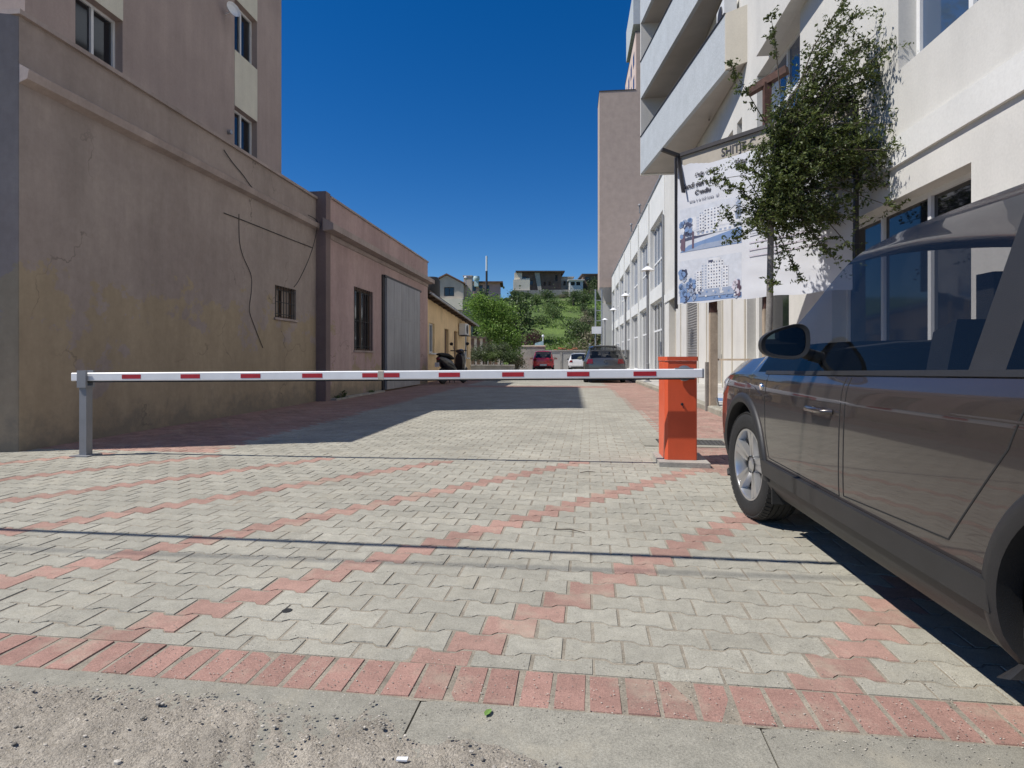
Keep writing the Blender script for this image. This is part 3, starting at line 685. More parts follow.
mb = MB(); mb.box((F_-.06,Y0g+.05,10.45),(F_+.5,Y1g,10.53)); obj('coping', mb, M['grey_steel'], t)
for k in range(1, nb): mb = MB(); y = Y0g+k*pitch+.08; mb.tube([(F_-.05,y,.12),(F_-.05,y,10.3)], .035, 6); obj('downpipe', mb, M['band'], t)
for k, lb in ((1,'first'),(2,'second')):
    y = Y0g+pitch*(k+.6); mb = MB(); mb.tube([(F_-.2,y,10.5),(F_-.2,y,11.0)], .04, 6); mb.lathe([(0,0),(.13,0),(.05,.12),(0,.14)], (F_-.2,y,10.99), (0,0,1), 10)
    mb.tube([(F_-.2,y,10.5),(F_+.2,y,10.5)], .03, 6)
    tag(obj('roof_vent', mb, M['grey_steel']), ('nearer' if k == 1 else 'farther')+' of two small grey vents on the edge of the white shop block roof', 'vent')
# ================================================================ TAUPE TOWER BEHIND
t = thing('taupe_tower', 'windowless taupe gable of a tall block overhanging the end of the shop block', 'building', (10,76,0))
yg = 68.7
mb = MB(); mb.prism([(3.22,yg,9.35),(7.5,yg,9.35),(7.5,yg,32.4),(3.22,yg,32.4)], (0,4.5,0)); mb.box((7.5,yg,9.35),(18,yg+13.3,39.2)); obj('wall', mb, M['brown_wall'], t)
mb = MB(); mb.prism([(3.22,yg,9.34),(4.0,yg+.5,7.6),(4.0,yg+4.3,7.6),(3.22,yg+4.5,9.34)], (8,0,0)); obj('soffit', mb, M['soffit'], t)
mb = MB(); mb.box((3.6,yg+1.2,-.1),(17,yg+4.2,7.59)); obj('ground_floor', mb, M['white_wall'], t)
mb = MB(); mb.box((7.42,yg+.05,32.45),(7.497,yg+13.2,39.2)); sw = obj('side_wall', mb, M['lit_side_wall'], t)  # whitish pink tone paints sunlight onto this side of the block
for k in range(4):
    for z in (33.4,36.2):
        mb = MB(); y = yg+1.5+k*3; mb.box((7.40,y,z),(7.418,y+1.3,z+1.5)); obj('window', mb, M['glass_dark'], sw)
mb = MB(); mb.box((3.18,yg-.04,32.401),(7.41,yg+4.55,32.52)); mb.box((7.38,yg-.04,39.201),(18,yg+13.3,39.32)); obj('coping', mb, M['dark_steel'], t)
mb = MB(); mb.box((7.15,yg+.1,40.2),(8.7,yg+9,44.2)); mb.box((8.7,yg+.1,39.33),(16,yg+9,46)); obj('roof_balcony', mb, M['balcony'], t)
# ================================================================ LAMP POSTS
t0 = thing('street_lamp', 'grey lamp post with a white hat shade, nearest of the row on the sidewalk', 'street lamp', (2.89,22.6,.116), 0, 'lamp posts along the sidewalk')
b = V((2.89,22.6,.116)); mb = MB(); mb.tube([b, b+UP*.7, b+UP*.72, b+UP*4.2], [.075,.07,.05,.045], 12); mb.lathe([(.0,0),(.15,0),(.15,.02),(.07,.05)], b, (0,0,1), 14); obj('pole', mb, M['grey_steel'], t0, 40)
mb = MB(); mb.lathe([(.0,.0),(.26,.0),(.27,.015),(.12,.13),(.06,.17),(0,.18)], b+UP*4.26, (0,0,1), 22); obj('shade', mb, M['arm_white'], t0, 40)
mb = MB(); mb.lathe([(.05,-.10),(.075,-.02),(.075,.06),(.03,.2),(.03,.27),(.05,.33),(0,.39)], b+UP*4.2, (0,0,1), 12); obj('finial', mb, M['grey_steel'], t0, 40)
for y, lb in ((31.8,'second grey lamp post with a white hat shade, between the nearest and a farther one'),(41.0,'third grey lamp post with a white hat shade down the lane'),(51.5,'farthest and smallest grey lamp post with a white hat shade')): dup(t0, (2.89,y,.116), 0, lb)

# ================================================================ BILLBOARD
P0 = V((2.09,11.84,0)); DB = V((.692,-.721,0)).normalized(); NB_ = V((-.721,-.692,0)).normalized()
def bp(s, z, o=0.): return P0+DB*s+UP*z+NB_*o
WB = 3.3
t = thing('billboard', 'white sale billboard with two printed tower block pictures on rusty posts', 'billboard', bp(1.65,0))
mb = MB()
mb.bar(bp(-.03,5.07), bp(WB,5.07), .07, .07); mb.bar(bp(-.03,2.02,-.02), bp(-.03,5.10,-.02), .06, .06); mb.bar(bp(WB,2.05,-.02), bp(WB,5.03,-.02), .06, .06)
for z in (2.2,3.4,4.4): mb.bar(bp(0,z,-.045), bp(WB,z,-.045), .04, .04)
mb.bar(bp(.06,5.06,.03), bp(.06,5.06,.03)+V((-.34,-.10,.10)), .075, .06); mb.bar(bp(.06,5.04,.05), bp(.22,4.28,.09), .075, .03)
obj('frame', mb, M['dark_steel'], t)
mb = MB()
for s in (.72,1.80):
    mb.bar(bp(s,2.6,-.14), bp(s,5.9 if s > 1 else 4.6,-.14), .12, .12)
    if s > 1: mb.bar(bp(s-.36,5.86,-.14), bp(s+.36,6.0,-.14), .12, .13)
mb.bar(bp(.80,2.6,-.13), bp(1.8,2.6,-.13), .05, .05)
obj('steel_post', mb, M['rust'], t)
for s in (.72,1.80):
    mb = MB(); mb.bar(bp(s,0,-.15), bp(s,1.95,-.15), .13, .14); mb.bar(bp(s,1.9,-.143), bp(s,2.62,-.143), .125, .13, 1); obj('post', mb, [M['wood'], M['rust']], t)
mb = MB(); mb.bar(bp(.60,0,-.15), bp(.60,.95,-.15), .11, .08); mb.bar(bp(.85,0.1,-.13), bp(.80,.28,-.13), .03, .03); obj('stub_post', mb, M['bark'], t)
mb = MB(); mb.bar(bp(.72,1.0,-.20), bp(2.6,1.0,-.20), .035, .035); obj('rail', mb, M['wood'], t)
mb = MB()   # old banner underneath
mb.prism([bp(.0,3.9,-.018), bp(WB,3.9,-.018), bp(WB,5.03,-.018), bp(.0,5.03,-.018)], NB_*.004); obj('old_banner', mb, M['banner_old'], t)
mb = MB(); NSX, NSZ = 60, 36     # newer white banner with a ragged, sagging top
def btop(s): return 4.74+.20*max(0,1-s/.75)+.03*max(0,s-1.4)-.03*abs(noise.noise((s*9,0,0)))-.04*math.exp(-((s-.18)/.1)**2)
for j in range(NSZ+1):
    for i in range(NSX+1):
        s = .02+(WB-.06)*i/NSX; z0 = 2.10+.012*math.sin(s*7); z = z0+(btop(s)-z0)*j/NSZ
        o = .006+.010*noise.noise((s*2.2,z*1.4,0))*(1 if s > 1.45 or z > 4.1 else .0)+.012*max(0,math.sin(z*16+s*2.2))*(1 if s > 1.5 else 0)*.6
        mb.v.append(bp(s,z,max(o,.001)))
for j in range(NSZ):
    for i in range(NSX): a = j*(NSX+1)+i; mb.f.append((a,a+1,a+NSX+2,a+NSX+1)); mb.m.append(0)
ban = obj('banner', mb, M['banner'], t, 60)
def poly(mb, pts, lay, mi): mb.add([bp(s,z,.007+lay*.0012) for s, z in pts], [tuple(range(len(pts)))], mi)
PM = [M['p_'+k] for k in ('sky','white','blue','mid','dark','lilac','plum')]
def rect(mb, a, b, c, d, lay, mi): poly(mb, [(a,c),(b,c),(b,d),(a,d)], lay, mi)
def blob(mb, cx, cz, rx, rz, lay, mi, n=11, j=.3):
    poly(mb, [(cx+rx*math.cos(6.283*k/n)*ru(1-j,1+j), cz+rz*math.sin(6.283*k/n)*ru(1-j,1+j)) for k in range(n)], lay, mi)
def tower(mb, x, z, w, h, nf, nw, lay, left):
    rect(mb, x, x+w, z, z+h, lay, 1); poly(mb, [(x,z),(x,z+h),(x-left,z+h*.93),(x-left,z+h*.06)], lay, 0)
    for i in range(nf):
        for k in range(nw):
            a = x+w*(k+.28)/nw; b = z+h*(i+.32)/nf; rect(mb, a, a+w/nw*.42, b, b+h/nf*.42, lay+1, 4 if (k+i) % 3 else 3)
        for k in range(2):
            a = x-left+left*(k+.25)/2; b = z+h*(i+.32)/nf*.92; rect(mb, a, a+left*.22, b, b+h/nf*.4, lay+1, 3)
pic = MB(); x0, x1, z0, z1 = .08, 1.40, 3.12, 3.98
rect(pic, x0, x1, z0, z1, 0, 0); rect(pic, .1, 1.38, z0+.40, z0+.66, 1, 1)
poly(pic, [(x0,z0),(x1,z0),(x1,z0+.30),(x0+.2,z0+.12)], 2, 2); poly(pic, [(x0+.1,z0),(x1,z0+.02),(x1,z0+.12),(x0+.5,z0+.10)], 3, 3); poly(pic, [(x0,z0+.20),(x1,z0+.33),(x1,z0+.37),(x0,z0+.26)], 3, 4)
tower(pic, .62, z0+.30, .34, .46, 8, 5, 2, .10); tower(pic, .52, z0+.32, .12, .36, 6, 2, 4, .06); rect(pic, .44, 1.25, z0+.28, z0+.37, 4, 1)
for k in range(8): rect(pic, .48+k*.095, .53+k*.095, z0+.295, z0+.335, 5, 3)
for k in range(26): blob(pic, ru(.10,.34), z0+ru(.30,.62), .045, .045, 6+k % 3, (3,4,2)[k % 3])
rect(pic, .15,.20, z0+.02,z0+.35, 6, 6); rect(pic, .36,.40, z0+.05,z0+.38, 6, 6); blob(pic, .15, z0+.14, .06, .13, 7, 6)
for k in range(5): blob(pic, ru(1.28,1.36), z0+ru(.45,.8), .05, .07, 6, 3)
obj('picture', pic, PM, ban)
pic = MB(); z0, z1 = 2.13, 2.95
rect(pic, x0, x1, z0, z1, 0, 0); poly(pic, [(x0,z0),(x1,z0),(x1,z0+.10),(x0,z0+.16)], 1, 2)
tower(pic, .70, z0+.16, .34, .58, 10, 6, 2, .14); tower(pic, 1.02, z0+.16, .12, .46, 8, 2, 4, .03); tower(pic, .46, z0+.18, .12, .40, 8, 2, 2, .05)
rect(pic, .74,.98, z0+.74,z0+.79, 3, 1); rect(pic, .72,.82, z0+.72,z0+.76, 4, 4)
rect(pic, .5,1.25, z0+.08, z0+.22, 6, 3)
for k in range(30): rect(pic, *(lambda a: (a, a+.035))(ru(.3,1.3)), *(lambda b: (b, b+.035))(z0+ru(.03,.21)), 7+k % 3, (1,2,4,1)[k % 4])
for k in range(30): blob(pic, ru(.09,.22), z0+ru(.0,.6), .05, .06, 7+k % 3, (3,4,2)[k % 3])
for k in range(22): blob(pic, ru(.25,.42), z0+ru(.05,.42), .035, .05, 7+k % 3, (4,3,2)[k % 3])
for k in range(14): blob(pic, ru(1.25,1.37), z0+ru(.02,.35), .04, .05, 7+k % 3, (3,6,5)[k % 3])
obj('picture', pic, PM, ban)
pic = MB()
for k in range(9): z = ru(2.25,3.6); poly(pic, [(1.55,z),(2.9,z+.03),(2.9,z+.03+ru(.02,.07)),(1.55,z+.02)], 12, 0 if k % 4 else 5)
obj('faded_stripes', pic, PM, ban)
def text(parent, body, s, z, size, m, shear=0, off=.016, bold=0, sx=1.):
    cu = bpy.data.curves.new('lettering', 'FONT'); cu.body = body; cu.size = size; cu.shear = shear; cu.extrude = .0015; cu.offset = bold
    o = bpy.data.objects.new('tmp', cu); COL.objects.link(o); dg = bpy.context.evaluated_depsgraph_get(); me = o.evaluated_get(dg).to_mesh()
    mb = MB(); mb.add([bp(s+v.co.x*sx, z+v.co.y, off+v.co.z) for v in me.vertices], [tuple(p.vertices) for p in me.polygons]); bpy.data.objects.remove(o)
    return obj('lettering', mb, m, parent)
ob = [c for c in t.children if c.name.startswith('old_banner')][0]
text(ob, 'SHITJE C', .98, 4.79, .225, M['ink'], 0, -.008, .004, .80)
text(ban, 'Dallu c u', .42, 4.56, .085, M['ink'], .3, .02, .0015, 1.15); text(ban, 'Dhat', 1.28, 4.56, .11, M['ink'], .2, .02, .003)
text(ban, 'Vendi gen t 1 x', .12, 4.36, .135, M['ink'], .2, .02, .004, .92)
text(ban, 'Cendiu', .42, 4.20, .12, M['ink'], .2, .02, .004, 1.0)
text(ban, 'ane t e nd iues  al', .30, 4.07, .075, M['ink_pale'], .1, .02, .001, 1.2)
# printed carton left against the sidewalk kerb
mb = MB(); p = gnd(718,402,.0); q = gnd(719,402,.123); 
t = thing('carton', 'small white printed carton with blue and yellow marks lying beside the billboard post', 'carton', q, R_(-35))
mb.box((-.16,-.08,0),(.16,.08,.17)); obj('box', mb, M['p_white'], t, local=True)
mb = MB(); mb.box((-.13,-.083,.03),(.13,-.0805,.09)); mb.box((-.163,-.06,.03),(-.1605,.06,.09)); obj('blue_print', mb, M['p_blue'], t, local=True)
mb = MB(); mb.lathe([(0,-.0035),(.03,-.0035),(.03,-.0005)], (-.05,-.08,.125), (0,1,0), 12); obj('yellow_print', mb, mat('yellow_mark', (.6,.42,.08), .6, .1), t, local=True)
# ================================================================ CARS
def crom(a, b, c, d, s): return .5*((2*b)+(c-a)*s+(2*a-5*b+4*c-d)*s*s+(3*b-a-3*c+d)*s**3)
SUV = [  # y, w, zb, zc, zs, ws, zr, wt, zt
 (-2.13,.66,.50,.56,.84,.60,.93,.52,.95), (-2.08,.80,.34,.52,.93,.75,1.08,.62,1.12), (-1.98,.85,.28,.48,.97,.80,1.26,.63,1.31), (-1.78,.875,.25,.46,1.0,.83,1.48,.64,1.545), (-1.3,.89,.22,.45,.99,.85,1.53,.66,1.60),
 (-.5,.89,.22,.44,.965,.855,1.545,.67,1.615), (.05,.89,.22,.43,.95,.86,1.53,.67,1.60), (.40,.89,.22,.43,.95,.86,1.48,.66,1.555), (.78,.89,.22,.43,.95,.86,1.26,.71,1.33),
 (1.12,.89,.22,.43,.945,.865,1.06,.785,1.11), (1.22,.89,.23,.44,.935,.868,1.035,.79,1.09), (1.55,.89,.24,.46,.925,.87,1.015,.785,1.07), (1.85,.872,.25,.48,.885,.85,.97,.765,1.02), (2.0,.83,.27,.50,.82,.825,.91,.73,.95), (2.11,.72,.30,.50,.74,.68,.82,.63,.85), (2.17,.62,.36,.50,.64,.56,.70,.46,.72)]
def scale_spec(spec, sl, sw, sh): return [(y*sl, w*sw, zb*sh, zc*sh, zs*sh, ws*sw, zr*sh, wt*sw, zt*sh) for y, w, zb, zc, zs, ws, zr, wt, zt in spec]
class Car:
    def __init__(s, name, label, loc, rotz, paint, spec, wr, fax, rax, detail=1, tyre_w=.21, alpha=.55, glasscol=(.010,.012,.014), steer=0):
        s.steer = steer
        s.t = thing(name, label, 'car', loc, rotz); s.spec = spec; s.paint = paint; s.wr = wr; s.detail = detail
        # ---- loft
        sub = 6 if detail > 1 else 3; st = []
        key = []
        for i in range(len(spec)-1):
            a, b, c, d = spec[max(i-1,0)], spec[i], spec[i+1], spec[min(i+2,len(spec)-1)]
            for k in range(sub): st.append(tuple(crom(a[j],b[j],c[j],d[j],k/sub) for j in range(9)))
        st.append(spec[-1]); s.st = st
        def ring(p):
            y, w, zb, zc, zs, ws, zr, wt, zt = p
            C = [(0,zb),(.78*w,zb),(.95*w,zb+.05),(w,zc),(w*1.004,zc*.5+zs*.5),(w*.992,zs-.07),(ws,zs),(wt,zr),(wt*.62,zr+(zt-zr)*.72),(0,zt)]
            seg = [2,2,3,4,4,3,6,3,4]; out = []
            for i in range(9):
                a, b, c, d = C[max(i-1,0)], C[i], C[i+1], C[min(i+2,9)]
                if i == 6: a, d = b, c
                if i == 5: d = c
                if i == 7: a = b
                if i >= 7 and i == 8: d = (-C[8][0], C[8][1])
                for k in range(seg[i]): out.append((crom(a[0],b[0],c[0],d[0],k/seg[i]), crom(a[1],b[1],c[1],d[1],k/seg[i])))
            out.append(C[9]); return out
        half = [ring(p) for p in st]; m = len(half[0]); IB, IR = 18, 24      # belt and roof-edge ring indices
        bm = bmesh.new(); G = []
        for p, r in zip(st, half):
            row = [bm.verts.new((-x, p[0], z)) for x, z in r] + [bm.verts.new((x, p[0], z)) for x, z in r[-2:0:-1]]
            G.append(row)
        N = len(G[0])
        yA = spec[9][0]; yR = spec[7][0]; yT = spec[3][0]; yQ = spec[1][0]
        yB = (yA*.17+yT*.55)
        for i in range(len(G)-1):
            ym = (st[i][0]+st[i+1][0])/2
            for j in range(N):
                f = bm.faces.new((G[i][j], G[i][(j+1) % N], G[i+1][(j+1) % N], G[i+1][j])); f.smooth = True
                jj = j if j < m-1 else N-1-j
                if IB <= jj < IR and yT+.12 < ym < yA-.04: f.material_index = 1
                if jj >= IR and yR+.02 < ym < yA-.03: f.material_index = 1
                if jj >= IR and yQ-.02 < ym < yT-.02: f.material_index = 1
                if IB <= jj < IR and abs(ym-yB) < .06: f.material_index = 2
                if jj < 7: f.material_index = 2
        bm.faces.new(G[0][::-1]); bm.faces.new(G[-1])
        bmesh.ops.recalc_face_normals(bm, faces=bm.faces)
        me = bpy.data.meshes.new('tmp'); bm.to_mesh(me); bm.free()
        s.bvh = BVHTree.FromPolygons([v.co.copy() for v in me.vertices], [tuple(p.vertices) for p in me.polygons])
        mats = [paint, glassmat(name+'_glass', glasscol, alpha, .02), M['black_plastic']]
        for mm in mats: me.materials.append(mm)
        o = bpy.data.objects.new('tmp', me); COL.objects.link(o)
        # ---- wheel arches and cabin cut out
        cut = MB()
        for yy in (fax, rax):
            for sx in (-1, 1): cut.lathe([(0,0),(wr+.055,0),(wr+.055,.42),(0,.42)], (sx*(spec[5][1]+.10)-(.42 if sx > 0 else 0), yy, wr+.012), (1,0,0), 40, 2)
        cme = bpy.data.meshes.new('tmpc'); bmc = bmesh.new(); cme.from_pydata(cut.v, [], cut.f); bmc.from_mesh(cme); bmesh.ops.remove_doubles(bmc, verts=bmc.verts, dist=1e-5); bmesh.ops.recalc_face_normals(bmc, faces=bmc.faces)
        for f in bmc.faces: f.material_index = 2
        bmc.to_mesh(cme); bmc.free()
        for mm in mats: cme.materials.append(mm)
        co = bpy.data.objects.new('tmpc', cme); COL.objects.link(co)
        md = o.modifiers.new('b', 'BOOLEAN'); md.operation = 'DIFFERENCE'; md.object = co; md.solver = 'EXACT'
        dg = bpy.context.evaluated_depsgraph_get(); me2 = bpy.data.meshes.new_from_object(o.evaluated_get(dg))
        bpy.data.objects.remove(o); bpy.data.objects.remove(co)
        # ---- split body / windows
        V_ = [v.co.copy() for v in me2.vertices]
        body = MB(); body.v = V_; gl = {}
        for p in me2.polygons:
            if p.material_index == 1:
                c = p.center; nm = 'windscreen' if (c.y > yR and abs(c.x) < abs(V_[p.vertices[0]].x)+1 and p.normal.x**2 < .3 and c.y > .2) else ('rear_window' if p.normal.x**2 < .3 else ('side_window', c.x > 0, c.y > yB))
                gl.setdefault(nm, []).append(tuple(p.vertices))
            else: body.f.append(tuple(p.vertices)); body.m.append(0 if p.material_index == 0 else 1)
        ob = obj('body', body, [paint, M['black_plastic']], s.t, 35, True)
        s.body = ob
        for nm, fs in gl.items():
            ids = sorted({i for f in fs for i in f}); mp = {i: k for k, i in enumerate(ids)}; mb = MB(); mb.add([V_[i] for i in ids], [tuple(mp[i] for i in f) for f in fs])
            obj(nm if isinstance(nm, str) else nm[0], mb, mats[1], s.t, 50, True)
        # ---- interior
        mb = MB(); w = spec[5][1]-.12
        mb.box((-w,rax-.2,.30),(w,yA-.1,.42)); mb.box((-w,yA-.35,.42),(w,yA-.02,.92*spec[5][4]/.965))
        obj('cabin', mb, M['black_plastic'], s.t, None, True)
        for sx in (-.37,.37):
            for yy in (.0*1, -.85):
                mb = MB(); k = spec[5][8]/1.615; mb.box((sx-.24,yy-.1,.42),(sx+.24,yy+.42,.58*k)); mb.obox((sx,yy-.16,.85*k), (.235,0,0), (0,.07,-.02), (0,-.09,.30*k)); mb.box((sx-.12,yy-.33,1.17*k),(sx+.12,yy-.24,1.34*k)); obj('seat', mb, M['black_rubber'], s.t, None, True)
        for yy, nm in ((fax,'f'),(rax,'r')):
            for sx in (-1,1): s.wheel(sx, yy, wr, tyre_w, spec[5][1]-.012)
    def wheel(s, sx, y, r, w, xo):
        ax = V((-sx,0,0)); o = V((sx*xo, y, r)); big = s.detail > 1; n = 72 if big else 28
        root = MB(); root.lathe([(.055,.03),(.055,w*.7)], o, ax, 16); wh = obj('wheel', root, M['black_plastic'], s.t, 40, True)
        ty = MB(); ri = r*.655
        prof = [(ri,.020),(ri+.012,.008),(r*.80,.0),(r*.90,.004),(r*.955,.016),(r*.985,.036)]
        gr = [.25,.42,.58,.75] if big else []
        for gg in gr: a = w*gg; prof += [(r*.998,a-.009),(r*.998,a-.0045),(r*.978,a-.004),(r*.978,a+.004),(r*.998,a+.0045),(r*.998,a+.009)]
        prof += [(r*.985,w-.036),(r*.955,w-.016),(r*.90,w-.004),(r*.8,w),(ri,w-.02)]
        ty.lathe(prof, o, ax, n)
        if big:
            for k in range(64):
                a = 2*math.pi*k/64
                for side in (0,1):
                    c = o+ax*(.030 if side == 0 else w-.030)+V((0,math.cos(a),math.sin(a)))*(r*.962)
                    rad = V((0,math.cos(a),math.sin(a))); tan = V((0,-math.sin(a),math.cos(a)))
                    tl = (ax*(.92 if side == 0 else -.92)+rad*.40).normalized(); nn = (rad-tl*rad.dot(tl)).normalized()
                    ty.obox(c, tl*.022, tan*.0125, nn*.008)
        obj('tyre', ty, M['black_rubber'], wh, 32, True)
        rim = MB()
        rim.lathe([(ri+.004,.022),(ri+.002,.012),(ri-.010,.014),(ri-.018,.030),(ri-.030,w*.75),(ri-.03,w*.8)], o, ax, 48)
        rr = ri-.012
        for k in range(5):
            a = 2*math.pi*k/5+1.75
            for da in (-.125,.125):
                rad = V((0,math.cos(a+da),math.sin(a+da))); r0 = V((0,math.cos(a+da*.55),math.sin(a+da*.55))); tan = V((0,-math.sin(a),math.cos(a)))
                A = o+r0*.045; B = o+rad*rr
                pts = [A-tan*.015+ax*.038, A+tan*.015+ax*.038, B+tan*.0215+ax*.014, B-tan*.0215+ax*.014]
                q = [A-tan*.020+ax*.075, A+tan*.020+ax*.075, B+tan*.027+ax*.055, B-tan*.027+ax*.055]
                rim.add(pts+q, [(0,1,2,3),(7,6,5,4),(0,4,5,1),(1,5,6,2),(2,6,7,3),(3,7,4,0)])
        rim.lathe([(0,.030),(.030,.031),(.038,.036),(.062,.042),(.068,.075)], o, ax, 24)
        for k in range(5):
            a = 2*math.pi*k/5+.93; rim.lathe([(0,.037),(.008,.037),(.009,.05)], o+V((0,math.cos(a),math.sin(a)))*.052, ax, 8)
        obj('rim', rim, M['alloy'], wh, 30, True)
        d = MB(); d.lathe([(0,.078),(ri-.034,.078),(ri-.034,w*.78),(0,w*.8)], o, ax, 28); obj('brake_disc', d, M['black_rubber'], wh, 40, True)
        if s.steer and y > 0:
            for q in [wh]+list(wh.children):
                for v in q.data.vertices:
                    p_ = v.co-V((sx*.76,y,0)); p_.rotate(Matrix.Rotation(s.steer,3,'Z')); v.co = p_+V((sx*.76,y,0))
    def hit(s, p, d):
        h = s.bvh.ray_cast(V(p), V(d).normalized()); return (h[0], h[1]) if h[0] is not None else (None, None)
    def side(s, sx, y, z): h, n = s.hit((sx*2, y, z), (-sx,0,0)); return h, n
    def seam(s, name, parent, pts, sx=-1, w=.006, off=.0006, m='black_rubber', lift=None, axis='x'):
        P = []
        for (a, z), (b, z2) in zip(pts, pts[1:]):
            L = max(1, int(math.hypot(b-a, z2-z)/.03))
            for k in range(L): P.append((a+(b-a)*k/L, z+(z2-z)*k/L))
        P.append(pts[-1]); Q = []
        for a, z in P:
            if axis == 'x': h, n = s.side(sx, a, z)
            else: h, n = s.hit((a, axis*4, z), (0,-axis,0))
            if h is None: continue
            if n.dot(V((sx,0,0)) if axis == 'x' else V((0,axis,0))) < 0: n = -n
            Q.append((h+n*off, n))
        mb = MB()
        for i in range(len(Q)-1):
            a, n = Q[i]; b, n2 = Q[i+1]; d = (b-a).normalized(); x = d.cross(n).normalized()*w/2; x2 = d.cross(n2).normalized()*w/2
            e = n*(lift or .0008)
            mb.add([a-x-n*.002,a+x-n*.002,b+x2-n2*.002,b-x2-n2*.002,a-x+e,a+x+e,b+x2+e,b-x2+e], [(4,5,6,7),(0,4,7,3),(1,2,6,5),(0,1,5,4),(3,7,6,2)])
        return obj(name, mb, M[m] if isinstance(m, str) else m, parent, None, True)
    def patch(s, name, quad, m, axis, off=.004, n=8, parent=None, smooth=45):
        """quad: four (u,z) corners projected on the body along axis: 'l','r' sides, 'f','b' ends"""
        mb = MB(); d = {'l':(1,0,0),'r':(-1,0,0),'f':(0,-1,0),'b':(0,1,0)}[axis]; D = V(d); ok = {}
        for j in range(n+1):
            for i in range(n+1):
                u, v = i/n, j/n; a, b, c, e = [V((*q,0)) for q in quad]; q = a*(1-u)*(1-v)+b*u*(1-v)+c*u*v+e*(1-u)*v
                o = V((-2,q.x,q.y)) if axis == 'l' else V((2,q.x,q.y)) if axis == 'r' else V((q.x,4,q.y)) if axis == 'f' else V((q.x,-4,q.y))
                h, nn = s.hit(o, D)
                if h is None: h = o+D*2; nn = -D
                if nn.dot(D) > 0: nn = -nn
                mb.v.append(h+nn*off)
        for j in range(n):
            for i in range(n): a = j*(n+1)+i; mb.f.append((a,a+1,a+n+2,a+n+1)); mb.m.append(0)
        # rim down to the body
        ring = [i for i in range(n+1)]+[(j*(n+1)+n) for j in range(1,n+1)]+[n*(n+1)+i for i in range(n-1,-1,-1)]+[j*(n+1) for j in range(n-1,0,-1)]
        k0 = len(mb.v); mb.v += [tuple(V(mb.v[i])+D*(off+.003)) for i in ring]
        for k in range(len(ring)): k2 = (k+1) % len(ring); mb.f.append((ring[k],ring[k2],k0+k2,k0+k)); mb.m.append(0)
        return obj(name, mb, M[m] if isinstance(m, str) else m, parent or s.t, smooth, True)
M['alloy'] = mat('alloy_wheel', (.56,.565,.57), .30, .05, 6, metal=.85)
M['chrome'] = mat('chrome', (.62,.62,.63), .12, 0, metal=1.)
M['lamp_red'] = mat('red_lamp_lens', (.17,.012,.016), .12, .1, 30, coat=.6)
M['lamp_clear'] = mat('clear_lamp_lens', (.55,.56,.58), .10, .15, 30, coat=.6)
M['amber'] = mat('indicator_lens', (.75,.62,.50), .15, .1, 60, coat=.5)
M['plate'] = mat('number_plate', (.70,.70,.68), .4, .05)
def paint(n, c, metal=.4, rough=.24): return mat(n, c, rough, .03, 2, .06, 420, metal=metal, coat=1.)
def arch(c, sx, yy, w0, w1, parent, name='arch_trim'):
    n = 40; r0, r1 = c.wr+w0, c.wr+w1; rows = []
    for k in range(n+1):
        a = R_(-22)+R_(206)*k/n; row = []
        for r, off in ((r0-.004,-.05),(r0,.010),(r0+(r1-r0)*.35,.020),(r0+(r1-r0)*.8,.014),(r1,.004),(r1+.002,-.012)):
            y, z = yy+math.cos(a)*r, c.wr+.012+math.sin(a)*r; q = max(r1+.004, r)
            h, nn = c.side(sx, yy+math.cos(a)*(r1+.004), c.wr+.012+math.sin(a)*(r1+.004))
            h2, n2 = c.side(sx, y, z); hx = (h2 or h).x if (h2 or h) is not None else sx*.87
            row.append(V((hx+sx*off, y, z)))
        rows.append(row)
    mb = MB(); m = 6
    for row in rows: mb.v += [tuple(p) for p in row]
    for i in range(n):
        for j in range(m-1): mb.f.append((i*m+j,i*m+j+1,(i+1)*m+j+1,(i+1)*m+j)); mb.m.append(0)
    return obj(name, mb, M['black_plastic'], parent, 50, True)
def mirror(c, sx, base, m, parent=None, sc=1.):
    """door mirror: rounded shell, glass on its rear side, stalk"""
    bx, by, bz = base; mb = MB(); n = 28
    def outl(k, s):
        a = 2*math.pi*k/n; ca, sa = math.cos(a), math.sin(a)
        e = .72; x = math.copysign(abs(ca)**e, ca); z = math.copysign(abs(sa)**e, sa)
        hgt = .080-.022*x*1.0; return V((sx*(.125+.118*x*s), 0, (z*hgt+.012*(-x))*s))
    rings = [(.80,-.0),(.97,-.004),(1.0,.010),(.99,.035),(.90,.070),(.70,.098),(.35,.112),(.02,.116)]
    P = []
    for s_, y in rings:
        for k in range(n): P.append(V((bx,by+y*sc,bz))+outl(k, s_)*sc)
    fs = []
    for i in range(len(rings)-1):
        for k in range(n): fs.append((i*n+k,i*n+(k+1) % n,(i+1)*n+(k+1) % n,(i+1)*n+k))
    mb.add(P, fs); mi = obj('mirror', mb, m, parent or c.t, 50, True)
    mb = MB(); mb.add([V((bx,by+.004,bz))+outl(k,.93)*sc for k in range(n)], [tuple(range(n))]); obj('mirror_glass', mb, M['mirror'], mi, None, True)
    mb = MB(); mb.tube([V((bx-sx*.06,by+.05,bz-.075)), V((bx+sx*.02,by+.045,bz-.05)), V((bx+sx*.06,by+.045,bz-.03))], [.032,.028,.026], 10); obj('mirror_arm', mb, M['black_plastic'], mi, 50, True)
    return mi
M['mirror'] = mat('mirror_glass', (.22,.235,.25), .02, 0, metal=1.)

